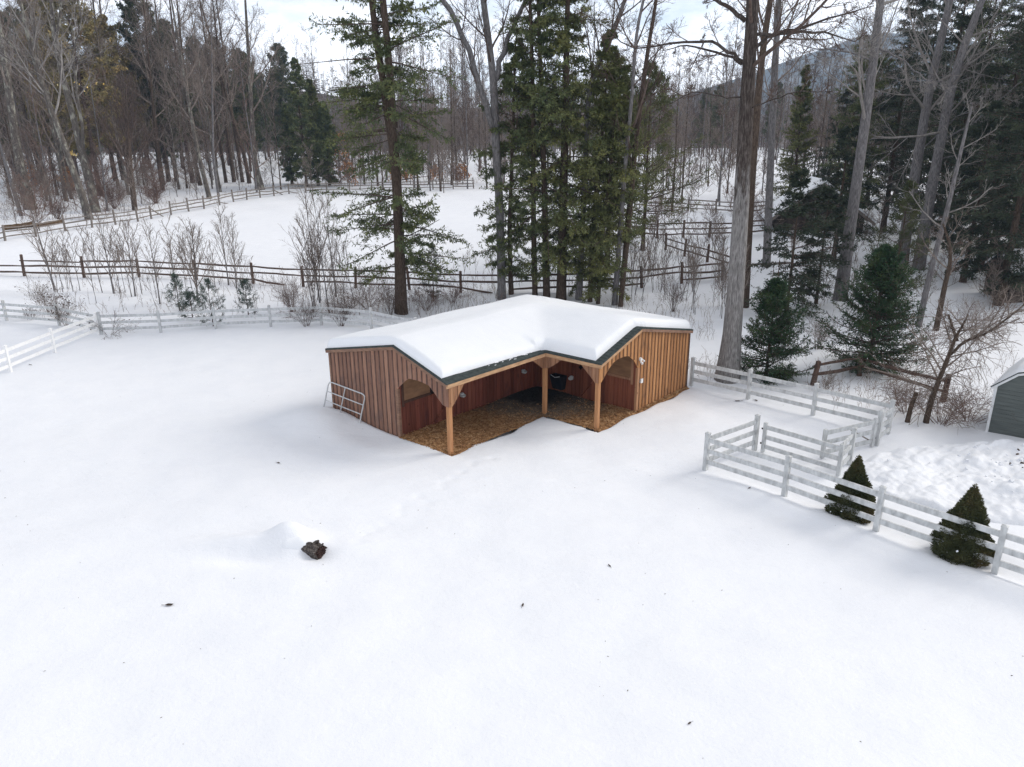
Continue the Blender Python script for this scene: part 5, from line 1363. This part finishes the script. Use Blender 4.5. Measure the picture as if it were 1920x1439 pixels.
pxtree('mottled maple forking high up, right of the pale leaning maple', [(180, 398, 17, 0), (168, 340, 15, 0), (158, 305, 14, 0), (140, 230, 11, 0), (120, 155, 9.5, 0), (103, 80, 9, 0), (98, 30, 7, 0), (92, -60, 4, 0)], 204, cs=.5, twig='twig_pale',
       limbs=[([(156, 295, 0), (150, 200, -.5), (134, 122, -1), (150, 40, -1.5), (152, -30, -1.5)], [.20, .17, .14, .1, .05], 10), ([(104, 80, 0), (112, 30, 0), (118, -30, 0)], [.2, .16, .08], 7), ([(120, 135, 0), (150, 118, -.5), (190, 100, -1), (215, 80, -1.2)], [.10, .08, .06, .02], 6), ([(158, 305, 0), (142, 292, -.5), (134, 288, -.8)], [.14, .1, .05], 3)],
       leaves=('gold_leaf', 60, .28, .6))
pxtree('small fan-shaped bushy tree in front of the left wood', [(253, 394, 10, 0), (247, 340, 9, 0), (242, 288, 8, 0), (238, 220, 5, 0), (236, 170, 2, 0)], 205, cs=.3, counts=(26, 7, 5, 3), l1=.45, a1=.6, twig='twig_dark', bark='bark_brown', rt=.012)
lw = [((90, 366, 9), (72, 310, 8), (56, 254, 7), 'dark bare trunk between the thick left-edge tree and the pale leaning maple', 'bark_brown'),
      ((108, 367, 5), (97, 310, 4.5), (90, 270, 4), 'thin dark trunk left of the pale leaning maple', 'bark_brown'),
      ((132, 357, 14), (120, 310, 12), (110, 268, 10), 'thick dark trunk just left of the pale leaning maple', 'bark_red'),
      ((393, 373, 9), (372, 290, 7.5), (362, 240, 6.5), 'bare tree with a reddish foot leaning left over the far fence', 'bark_lichen'),
      ((410, 369, 5), (400, 300, 4.5), (399, 240, 3.5), 'thin bare tree at the far fence right of the reddish-footed one', 'bark_grey'),
      ((376, 348, 8), (362, 290, 7), (356, 240, 6), 'dark forked bare tree left of the reddish-footed tree', 'bark_brown'),
      ((362, 343, 9), (353, 300, 7), (345, 240, 6), 'bare tree with an orange-red foot behind the dark forked tree', 'bark_red'),
      ((488, 356, 18), (478, 310, 11), (474, 250, 9), 'big flared bare tree at the corner of the far fence', 'bark_lichen'),
      ((468, 344, 8), (458, 290, 7), (440, 235, 6), 'bare tree bending left beside the big flared tree', 'bark_brown'),
      ((424, 343, 6.5), (416, 290, 6), (407, 235, 5), 'dark straight trunk, leftmost of three behind the far fence bend', 'bark_brown'),
      ((439, 342, 7), (431, 290, 6.5), (424, 235, 5.5), 'dark straight trunk, middle of three behind the far fence bend', 'bark_brown'),
      ((455, 342, 7), (447, 290, 6), (438, 235, 5), 'dark straight trunk, rightmost of three behind the far fence bend', 'bark_brown'),
      ((305, 357, 7), (297, 300, 6), (290, 235, 5), 'bare trunk behind the fence, right of the fan-shaped tree', 'bark_brown'),
      ((316, 341, 7), (309, 290, 6), (301, 230, 5), 'left one of two dark trunks between fan-shaped and orange-footed trees', 'bark_brown'),
      ((331, 341, 7), (324, 290, 6.5), (316, 230, 5.5), 'right one of two dark trunks between fan-shaped and orange-footed trees', 'bark_brown'),
      ((216, 338, 7), (209, 300, 6.5), (203, 255, 6), 'left one of two dark trunks left of the fan-shaped tree', 'bark_brown'),
      ((232, 338, 8), (223, 300, 7), (216, 250, 6), 'right one of two dark trunks left of the fan-shaped tree', 'bark_brown')]
for k, (p, q, r, lab, bk) in enumerate(lw):
    dx, dy = (r[0]-q[0])/(r[1]-q[1]), 1
    ext = [(r[0]+(y-r[1])*dx*.85, y, r[2]*f, 0) for y, f in ((150, .8), (60, .6), (-30, .35))]
    pxtree(lab, [(*p, 0), (*q, 0), (*r, 0)]+ext, 210+k, bark=bk, counts=(13, 6, 5, 4), cs=.36)

GRP = 'bare trees of the wood left of the meadow'
protos = [bare_tree('forest_tree', 'grey bare tree in the crowded wood left of the meadow', 'tree', at(20, 372), 231, 24, .17, .16, (19, 6, 4, 3), lean=(.01, 0), bark='bark_brown', rt=.012, group=GRP),
          bare_tree('forest_tree', 'grey bare tree in the crowded wood left of the meadow', 'tree', at(70, 350), 232, 27, .19, .22, (19, 6, 4, 3), l1=.19, bark='bark_lichen', rt=.012, group=GRP),
          bare_tree('forest_tree', 'grey bare tree in the crowded wood left of the meadow', 'tree', at(150, 345), 233, 21, .13, .12, (18, 6, 4, 3), l1=.20, lean=(-.02, .01), bark='bark_grey', rt=.012, group=GRP, twig='twig_red'),
          bare_tree('forest_tree', 'grey bare tree in the crowded wood left of the meadow', 'tree', at(270, 348), 234, 19, .10, .12, (18, 6, 4, 3), l1=.20, bark='bark_brown', rt=.012, group=GRP, twig='twig_grey')]
rng = np.random.default_rng(99)
def scatter(n, boxes, lab, group, sc=(.8, 1.15), mind=1.6, protos=protos, avoid=None, name=None):
    pts = []
    tries = 0
    while len(pts) < n and tries < n*60:
        tries += 1
        px0, px1, y0, y1 = boxes[rng.integers(len(boxes))]
        px_, y = rng.uniform(px0, px1), rng.uniform(y0, y1)
        q = ahead(px_, 280, y); p = gz(q)
        if avoid and avoid(p): continue
        if any(np.hypot(p[0]-k[0], p[1]-k[1]) < mind for k in pts): continue
        pts.append(p)
        r = copy_thing(protos[rng.integers(len(protos))], p, rng.uniform(0, 6.28), rng.uniform(*sc), lab, group, (rng.normal(0, .02), rng.normal(0, .02)))
        if name: r.name = name
    return pts
# the meadow itself stays open
def in_meadow(p):
    q = np.asarray(p)-CAM; d = q@FW
    x = 960+CAM_F*(q@RT)/d; y = 719.5-CAM_F*(q@UP)/d
    return y > np.interp(x, [f[0] for f in far_px], [f[1] for f in far_px])-6
scatter(40, [(-120, 260, 84, 130), (220, 520, 105, 140)], 'grey bare tree in the crowded wood left of the meadow', GRP, avoid=in_meadow)
scatter(54, [(-150, 560, 150, 235)], 'farther grey bare tree in the wood behind the left snowfield', 'farther bare trees left', sc=(.85, 1.2))
poles = [bare_tree('pole_tree', 'slender bare pole tree in the thin wood behind the far end of the meadow', 'tree', at(700, 338), 241, 21, .11, .14, (16, 6, 5, 3), l1=.16, a1=.6, bark='bark_grey', rt=.012, group='slender bare trees behind the meadow'),
         bare_tree('pole_tree', 'slender bare pole tree in the thin wood behind the far end of the meadow', 'tree', at(760, 336), 242, 24, .13, .18, (18, 6, 5, 4), l1=.17, a1=.65, bark='bark_grey', twig='twig_dark', rt=.012, group='slender bare trees behind the meadow'),
         bare_tree('pole_tree', 'slender bare pole tree in the thin wood behind the far end of the meadow', 'tree', at(850, 338), 243, 19, .14, .12, (18, 6, 5, 4), l1=.22, a1=.7, bark='bark_brown', rt=.012, group='slender bare trees behind the meadow')]
scatter(46, [(620, 960, 108, 160)], 'slender bare pole tree in the thin wood behind the far end of the meadow', 'slender bare trees behind the meadow', protos=poles, sc=(.75, 1.1))
scatter(80, [(560, 1500, 150, 245)], 'far bare tree on the snowfield beyond the thin wood', 'far bare trees, middle', protos=poles+protos[:2], sc=(.85, 1.2))
scatter(46, [(1080, 1560, 82, 150)], 'bare tree behind the small far paddocks right of the hemlock clump', 'bare trees behind the paddocks', protos=poles, sc=(.6, .92), mind=2.4)
scatter(30, [(1480, 2050, 70, 150)], 'bare tree behind the dark evergreens at the right', 'bare trees right', protos=poles+protos[:2], sc=(.7, 1.0), mind=2.)

# evergreens of the far wood
c1 = [(548, 352, 12, 1.9, 'small dark evergreen on the left side of the dark cone-shaped clump'), (575, 356, 18.5, 3.6, 'tallest evergreen of the dark cone-shaped clump across the meadow'), (597, 354, 16, 3.4, 'evergreen on the right of the dark cone-shaped clump'), (618, 355, 12.5, 3.0, 'lower evergreen at the right foot of the dark cone-shaped clump')]
for k, (x, y, h, l_, lab) in enumerate(c1):
    conifer('hemlock_tree', lab, 'tree', at(x, y-6), 250+k, h, .22, .16, l_, nb=150, ex=.7, e0=-.2, e1=.5, droop=-.35, tip=.25, ntw=12, per=11, size=.33, width=.06, spread=.5, inner=.1, leafm='hemlock' if k != 2 else 'hemlock_olive', tw=.36, rt=.02)
pn = conifer('white_pine', 'tall olive-brown white pine in the left wood, sunlit on its right side', 'tree', at(189, 368), 261, 31, .33, .28, 6.4, nb=170, ex=.5, e0=.05, e1=.6, droop=-.1, tip=.25, ntw=13, per=11, size=.5, width=.10, spread=.7, inner=.35, leafm='pine_olive', bark='bark_red', tw=.30, gap=.05, rt=.025)
pg = conifer('white_pine', 'dark green white pine behind the left wood', 'tree', at(30, 345), 262, 30, .3, .28, 6.2, nb=160, ex=.5, e0=.05, e1=.6, droop=-.1, tip=.25, ntw=13, per=11, size=.55, width=.10, spread=.7, inner=.35, leafm='pine_green', bark='bark_red', tw=.30, gap=.1, rt=.025, group='dark pines behind the left wood')
for x, y, s_, pr, lab, gr in ((120, 335, 1.0, pg, None, 1), (-60, 350, 1.05, pg, None, 1), (80, 318, 1.05, pg, None, 1), (136, 358, .95, pn, 'second olive-brown white pine left of the sunlit one', 0), (243, 345, .82, pn, 'third olive-brown white pine, lower and right of the sunlit one', 0),
                        (302, 338, 1.0, pg, 'tall dark pine with a bare lower trunk between sky gaps, left of middle wood', 0), (345, 318, .95, pg, None, 1), (430, 312, .9, pg, None, 1), (470, 306, .8, pg, None, 1), (10, 312, 1.05, pg, None, 1), (390, 305, .95, pg, None, 1), (540, 300, .95, pg, 'tall pine rising behind the dark cone-shaped clump', 0), (275, 308, .9, pg, None, 1), (-110, 330, 1., pg, None, 1)):
    copy_thing(pr, at(x, y), rng.uniform(0, 6.28), s_, lab or 'dark green white pine behind the left wood', 'dark pines behind the left wood' if gr else None)

for k in range(30):
    x = rng.uniform(-160, 560); y = rng.uniform(130, 230)
    p = gz(ahead(x, 280, y))
    copy_thing(pg, p, rng.uniform(0, 6.28), rng.uniform(.6, .95), 'dark green white pine behind the left wood', 'dark pines behind the left wood')
for k in range(9):
    x = rng.uniform(1060, 1460); y = rng.uniform(150, 230)
    copy_thing(pg, gz(ahead(x, 280, y)), rng.uniform(0, 6.28), rng.uniform(.4, .65), 'dark pine in the far wood beyond the small paddocks', 'far pines beyond the small paddocks')
# beech saplings that kept their orange leaves
for k, (x, y, h, n_, lab) in enumerate([(130, 366, 4.2, 420, 'orange-leaved beech sapling beside the pale leaning maple'), (62, 355, 4.6, 260, 'faint orange beech sapling behind the left-edge tree'), (640, 346, 8.5, 700, 'tall orange-leaved beech right of the dark cone-shaped clump'),
                             (655, 350, 4.0, 420, 'low orange beech bush under the tall orange beech'), (770, 346, 4.2, 260, 'orange beech bush right of the lone hemlock trunk'), (818, 345, 3.2, 160, 'small orange beech bush behind the far end of the meadow'), (868, 346, 3.4, 180, 'small orange beech bush just left of the forked bare tree'), (745, 345, 3.4, 150, 'small orange beech bush half behind the lone hemlock')]):
    bare_tree('beech_sapling', lab, 'tree', at(x, y), 270+k, h, .06, .08, (16, 7, 5, 0), l1=.4, a1=.9, bark='bark_grey', twig='twig_grey', rt=.013, leaves=('beech', n_*2, .34, .95))

# far-off woods covering the rise, too many to count
def tiny(rng, H):
    P, R = stem(rng, H, (rng.normal(0, .02), 0), .01, 5, r0=.16, flare=1)
    m = MB(); m.tubes(P, R, 3, cap=False)
    A, RA = grow(rng, P[None], R[None], 9, .35, 1, lambda s, L: L*.30*(1.1-.7*s), .6, .12, .08, 4, .6, .045); m.tubes(A, RA, 3, cap=False)
    B, RB = grow(rng, A, RA, 6, .2, 1, lambda s, L: L*.55, .6, .1, .1, 3, .8, .03); m.tubes(B, RB, 3, cap=False)
    return np.concatenate(m.v), np.concatenate(m.q)
def tinyfir(rng, H):
    n = 90
    h = rng.random(n)**1.3; az = rng.uniform(0, 6.28, n); r = (1-h)*H*.17+.3
    p = np.stack([0*h, 0*h, (.15+.85*h)*H], 1); d = np.stack([np.cos(az)*r, np.sin(az)*r, -.12*r], 1); w = np.cross(d, (0, 0, 1.))*.28
    V = np.stack([p, p+d*.6+w, p+d, p+d*.6-w], 1).reshape(-1, 3)
    return V, np.arange(4*n).reshape(-1, 4)
rng = np.random.default_rng(301)
prot = [tiny(rng, rng.uniform(15, 21)) for _ in range(7)]; prof_ = [tinyfir(rng, rng.uniform(14, 20)) for _ in range(4)]
hill = bpy.data.objects['wooded_hill']; hv_ = np.array([v.co[:] for v in hill.data.vertices])
m = MB()
for k in range(2300):
    i = rng.integers(len(hv_)); p = hv_[i]
    if p[1] > 470 or abs(p[0]) > p[1]*.85: continue
    fir = rng.random() < (.55 if p[0] < -40 else .12)
    V, q = (prof_ if fir else prot)[rng.integers(4 if fir else 7)]
    a = rng.uniform(0, 6.28); s_ = rng.uniform(.7, 1.15); c, s = math.cos(a), math.sin(a)
    Vr = np.stack([V[:, 0]*c-V[:, 1]*s, V[:, 0]*s+V[:, 1]*c, V[:, 2]], 1)*s_
    m.add(Vr+p+np.array([rng.normal(0, 2.5), rng.normal(0, 2.5), -.5]), q, mi=1 if fir else 0)
for k in range(1000):
    x = rng.uniform(-230, 230); y = rng.uniform(235, 292)
    V, q = (prof_ if k % 9 == 0 else prot)[rng.integers(4)]; a = rng.uniform(0, 6.28); s_ = rng.uniform(.7, 1.1); c, s = math.cos(a), math.sin(a)
    Vr = np.stack([V[:, 0]*c-V[:, 1]*s, V[:, 0]*s+V[:, 1]*c, V[:, 2]], 1)*s_
    m.add(Vr+np.array([x, y, float(ground_z(x, y))-.3]), q, mi=1 if k % 9 == 0 else 0)
tag(m.build('far_woods', [M['twig_dark'], M['hemlock']]), 'hazy bare woods with some evergreens covering the far rise', 'woods', kind='stuff')

# ------------------------------------------------------------------ saplings and brush along the rail fence
SG = 'bare saplings along the rail fence'
saps = [(103, 545, 6.0, -.10, 'thickest dark sapling leaning left across the rail fence', .07), (118, 548, 4.0, -.05, None, .02), (137, 547, 4.2, -.06, None, .025), (128, 542, 3.6, -.08, None, .02), (150, 545, 4.0, 0, None, .02), (176, 546, 4.2, -.06, None, .02), (192, 549, 4.6, -.08, None, .025),
        (214, 551, 5.2, -.03, 'cluster of close upright stems left of middle rail post', .06), (226, 550, 4.4, .02, None, .025), (235, 549, 4.2, -.03, None, .02), (247, 557, 4.6, -.05, None, .03), (254, 556, 4.8, .03, 'dark bluish upright sapling beside a rail post', .05), (266, 551, 4.6, -.02, None, .04), (291, 573, 2.4, -.18, None, .025), (232, 585, 1.9, -.1, None, .02),
        (300, 570, 5.0, 0, 'sapling forking low left of the young pines', .045), (330, 545, 4.6, .02, None, .035), (371, 562, 4.4, .05, 'dense dark bushy sapling behind a rail post', .06), (352, 560, 3.8, -.02, None, .02), (404, 548, 3.4, -.05, None, .02), (429, 535, 5.2, 0, 'taller one of two wide-forked saplings against the white meadow', .05), (444, 541, 4.6, .03, 'lower one of two wide-forked saplings against the white meadow', .045), (452, 536, 2.8, .05, None, .02),
        (601, 576, 7.2, -.06, 'tall slender birch-like sapling left of the lone hemlock, leaning left', .05), (618, 590, 7.0, -.05, 'slender sapling right of the tall leaning one, left of the lone hemlock', .045), (630, 557, 6.2, -.03, 'straight slender sapling nearest the left side of the lone hemlock', .04), (590, 574, 4.2, -.16, None, .03), (625, 600, 3.0, .05, None, .02), (57, 545, 1.6, -.05, None, .012)]
sap0 = bare_tree('sapling', 'thin bare sapling along the rail fence', 'sapling', at(*saps[1][:2]), 311, 4.0, .024, .3, (9, 5, 3, 0), l1=.36, a1=.5, up=.12, bark='bark_grey', twig='twig_grey', rt=.0055, wob=.05, group=SG)
sap1 = bare_tree('sapling', 'thin bare sapling along the rail fence', 'sapling', at(*saps[2][:2]), 312, 4.2, .02, .35, (8, 4, 3, 0), l1=.3, a1=.45, up=.14, bark='bark_grey', twig='twig_grey', rt=.0055, wob=.05, group=SG)
for k, (x, y, h, ln, lab, r) in enumerate(saps):
    if k in (1, 2): continue
    if lab:
        bare_tree('sapling', lab, 'sapling', at(x, y), 320+k, h, r, .25 if r < .055 else .2, (13, 6, 4, 0) if k != 17 else (30, 6, 4, 0), l1=.38 if k != 17 else .5, a1=.55, up=.13, bark='bark_grey', twig='twig_grey', rt=.0055, wob=.02, lean=(ln, 0))
    else:
        copy_thing((sap0, sap1)[k % 2], at(x, y), rng.uniform(0, 6.28), h/4.1, 'thin bare sapling along the rail fence', SG, (0, ln))
rng = np.random.default_rng(407)
for k in range(20):
    x, y = rng.uniform(70, 480), rng.uniform(530, 572)
    copy_thing((sap0, sap1)[k % 2], at(x, y), rng.uniform(0, 6.28), rng.uniform(.35, 1.1), 'thin bare sapling along the rail fence', SG, (rng.normal(0, .06), rng.normal(-.05, .07)))
for k in range(14):
    x, y = rng.uniform(570, 680), rng.uniform(560, 596)
    copy_thing((sap0, sap1)[k % 2], at(x, y), rng.uniform(0, 6.28), rng.uniform(.5, 1.3), 'thin bare sapling along the rail fence', SG, (rng.normal(0, .06), rng.normal(-.08, .09)))
# thicket between the shed and the oak
TG = 'bare saplings in the thicket behind the shed'
rng = np.random.default_rng(411)
for k in range(78):
    x, y = rng.uniform(1165, 1385), rng.uniform(470, 608)
    if y > 560+(x-1165)*.22: y -= 40
    copy_thing((sap0, sap1)[k % 2], at(x, y), rng.uniform(0, 6.28), rng.uniform(.5, 1.05), 'dark bare stem in the sapling thicket between shed and oak', TG, (rng.normal(0, .08), rng.normal(.06, .1)))
for k in range(26):
    x, y = rng.uniform(1440, 1640) if k % 2 else rng.uniform(860, 1160), rng.uniform(480, 600) if k % 2 else rng.uniform(515, 560)
    copy_thing((sap0, sap1)[k % 2], at(x, y), rng.uniform(0, 6.28), rng.uniform(.35, .8), 'short bare stem under the hemlocks and spruces', 'short bare stems under the evergreens', (rng.normal(0, .08), rng.normal(.03, .1)))

# understorey of the woods
us = [bare_tree('understorey_sapling', 'thin grey understorey sapling among the trunks of the left wood', 'sapling', at(120, 392), 451, 4.2, .03, .15, (14, 6, 4, 0), l1=.42, a1=.7, up=.08, bark='bark_brown', twig='twig_grey', rt=.011, wob=.03, group='understorey of the left wood'),
      bare_tree('understorey_sapling', 'thin grey understorey sapling among the trunks of the left wood', 'sapling', at(300, 372), 452, 3.2, .025, .08, (16, 6, 4, 0), l1=.5, a1=.8, up=.06, bark='bark_brown', twig='twig_red', rt=.011, wob=.03, group='understorey of the left wood')]
rng = np.random.default_rng(455)
scatter(46, [(-60, 250, 68, 110), (250, 520, 88, 125)], 'thin grey understorey sapling among the trunks of the left wood', 'understorey of the left wood', protos=us, avoid=in_meadow, mind=.8, sc=(.5, 1.7))
scatter(44, [(560, 960, 107, 150)], 'thin grey understorey sapling in the wood behind the meadow end', 'understorey behind the meadow end', protos=us, mind=.8, sc=(.5, 1.7))
scatter(46, [(1150, 1460, 66, 150)], 'thin grey understorey sapling around the small far paddocks', 'understorey around the small paddocks', protos=us, mind=.8, sc=(.4, 1.3))
scatter(26, [(1500, 1980, 42, 70)], 'thin grey understorey sapling under the dark evergreens at the right', 'understorey under the right evergreens', protos=us, mind=.8, sc=(.4, 1.0))
# multi-stemmed bushes
def bush(lab, loc, seed, H, spread, n, twig='twig_dark', rt=.005, leaves=None, arch=0., nm='bare_bush', group=None):
    rng = np.random.default_rng(seed)
    t = thing(nm, lab, 'bush', loc, 0, group)
    az = rng.uniform(0, 6.28, n); out = spread*rng.uniform(.1, 1, n)
    S = np.empty((n, 6, 3)); d = nrm(np.stack([np.cos(az)*out, np.sin(az)*out, np.ones(n)], 1)); L = H*rng.uniform(.6, 1.1, n)
    S[:, 0] = np.stack([np.cos(az)*.15*spread, np.sin(az)*.15*spread, -.05+0*az], 1)*rng.uniform(.3, 1.3, (n, 1))
    for j in range(1, 6):
        d = nrm(d+np.array([0, 0, -.22*arch])+rng.normal(0, .07, d.shape)); S[:, j] = S[:, j-1]+d*(L/5)[:, None]
    RS = np.full(n, rt*1.6)[:, None]*np.linspace(1, .45, 6)[None]
    m = MB(); m.tubes(S, RS, 4, cap=False)
    A, RA = grow(rng, S, RS, 6, .25, 1, lambda s, L: L*.42*(1.2-.6*s), .6, .04-.2*arch, .1, 4, .8, rt); m.tubes(A, RA, 3, cap=False)
    B, RB = grow(rng, A, RA, 4, .2, 1, lambda s, L: L*.5, .6, .02-.15*arch, .1, 3, .8, rt*.8); m.tubes(B, RB, 3, cap=False)
    st = m.build('stems', M[twig], t)
    if leaves:
        lm_, cnt, size = leaves
        Q = np.concatenate([B[:, -1], A[:, -1]]); Q = Q[rng.choice(len(Q), min(cnt, len(Q)), False)]
        d = nrm(rng.normal(size=Q.shape)); w = nrm(np.cross(d, rng.normal(size=Q.shape)))
        m = MB(); m.add(np.stack([Q, Q+d*size*.5+w*size*.35, Q+d*size, Q+d*size*.5-w*size*.35], 1).reshape(-1, 3), np.arange(4*len(Q)).reshape(-1, 4)); m.build('leaves', M[lm_], t)
    return t
bush('reddish round bush under the broken rail, right of the young pines', at(548, 585), 501, 2.0, .55, 34, 'twig_red', arch=.25)
bush('tangled arching bush at the left foot of the lone hemlock', at(690, 580), 502, 2.2, .9, 33, 'twig_red', arch=.7)
bush('low arching bush just left of the tangled one', at(648, 585), 503, 1.8, .9, 27, 'twig_grey', arch=.8)
bush('upright twiggy bush right behind the white fence at the lone hemlock', at(733, 596), 504, 2.2, .35, 19, 'twig_dark')
bush('weedy bush with dark seed heads behind the shaded left fence', at(92, 590), 505, 1.9, .5, 22, 'twig_grey', leaves=('dead_leaf', 150, .10))
bush('weedy bush with dark seed heads beside the left corner post', at(128, 612), 506, 1.5, .7, 19, 'twig_grey', leaves=('dead_leaf', 150, .10))
bush('fallen weed stems right of the left corner post', at(208, 628), 507, 1.3, 1.6, 12, 'twig_dark', arch=.8, leaves=('dead_leaf', 60, .10))
bush('dark tuft of weeds behind the middle of the shaded left fence', at(58, 600), 508, .7, .8, 10, 'twig_dark', leaves=('dead_leaf', 50, .09))
bush('bent twiggy bush behind the white fence left of the shed', at(575, 612), 509, 1.6, .8, 19, 'twig_dark', arch=.5)
bush('thin twiggy bush behind the white fence nearest the shed', at(640, 612), 510, 1.5, .6, 22, 'twig_dark', arch=.3)
bush('bushy stems between the lone hemlock and the roof snow', at(800, 582), 511, 1.7, .8, 25, 'twig_red', arch=.5, leaves=('dead_leaf', 60, .08))
bush('low brush before the rail fence above the roof snow', at(850, 568), 512, 1.3, .9, 25, 'twig_red', arch=.5)
bush('pinkish brush at the foot of the far left wood', at(215, 392), 513, 3.2, .7, 37, 'twig_red', rt=.012)
bush('pinkish brush behind the far fence right of the fan-shaped tree', at(292, 382), 514, 2.4, .8, 34, 'twig_red', rt=.012)
bush('brown brush among the cut logs at the far left', at(110, 412), 515, 2.0, .8, 25, 'twig_red', rt=.012)
bush('bare bush left of the broad spruce', at(1533, 655), 516, 1.5, .7, 25, 'twig_grey')
bush('bare twiggy bush under the oak thicket', at(1262, 585), 517, 2.0, .6, 25, 'twig_dark')
bush('trailing brush at the foot of the leaning vine tree', at(1765, 795), 518, 1.6, 1.1, 33, 'twig_red', arch=.5)
bush('trailing brush between the leaning vine tree and the grey-green shed', at(1815, 790), 519, 1.5, 1.4, 27, 'twig_red', arch=.6)
bush('loose brush left of the leaning vine tree by the old fence', at(1700, 775), 520, 1.2, 1.0, 25, 'twig_red', arch=.3)
bush('bare brush on the bank right of the short dark bent stem', at(1830, 640), 521, 2.0, .9, 30, 'twig_grey', arch=.1)
bush('small snow-bent sprig near the old fence end', at(1545, 735), 522, .8, 1.0, 16, 'twig_grey', leaves=('dead_leaf', 40, .06))

# dry weed stalks pushing through the snow
rng = np.random.default_rng(601)
m = MB(); A = []; 
zones = [((60, 640), (528, 600), 260), ((560, 960), (545, 600), 420), ((400, 1360), (505, 545), 300), ((1130, 1340), (560, 640), 160), ((0, 560), (345, 420), 900), ((560, 900), (338, 352), 240), ((1450, 1720), (540, 720), 120), ((1560, 1700), (725, 770), 60), ((1700, 1910), (620, 760), 200), ((1280, 1360), (690, 720), 30)]
for (x0, x1), (y0, y1), n in zones:
    for k in range(n):
        x, y = rng.uniform(x0, x1), rng.uniform(y0, y1)
        p = at(x, y)
        if y < 430 and in_meadow(p): continue
        a_, b_ = to_local(p[0], p[1])
        if -DD-1 < a_ < L2+1 and -L1-1 < b_ < DD+1: continue
        far = max(1, p[1]/45)
        h = rng.uniform(.25, .9); d = rng.normal(0, .25, 2)
        s_ = np.linspace(0, 1, 4)[:, None]
        A.append(p+np.concatenate([d*h*s_**1.5, h*s_], 1)-(0, 0, .05))
A = np.array(A)
dist = np.linalg.norm(A[:, 0]-CAM, axis=1)
m.tubes(A, (.00017*dist)[:, None]*np.array([1, .9, .8, .6])[None], 3, cap=False)
B, RB = grow(rng, A, np.full(A.shape[:2], .006), 4, .4, 1, lambda s, L: L*.35, .6, .02, .1, 3, .8, .005); m.tubes(B, RB, 3, cap=False)
Q = B[:, -1]; Q = Q[rng.random(len(Q)) < .35]
d = nrm(rng.normal(size=Q.shape)); w = nrm(np.cross(d, rng.normal(size=Q.shape))); sz = .05
m.add(np.stack([Q, Q+d*sz*.5+w*sz*.35, Q+d*sz, Q+d*sz*.5-w*sz*.35], 1).reshape(-1, 3), np.arange(4*len(Q)).reshape(-1, 4), mi=1)
tag(m.build('dry_weeds', [M['weed'], M['dead_leaf']]), 'dry weed stalks poking through the snow', 'weeds', kind='stuff')
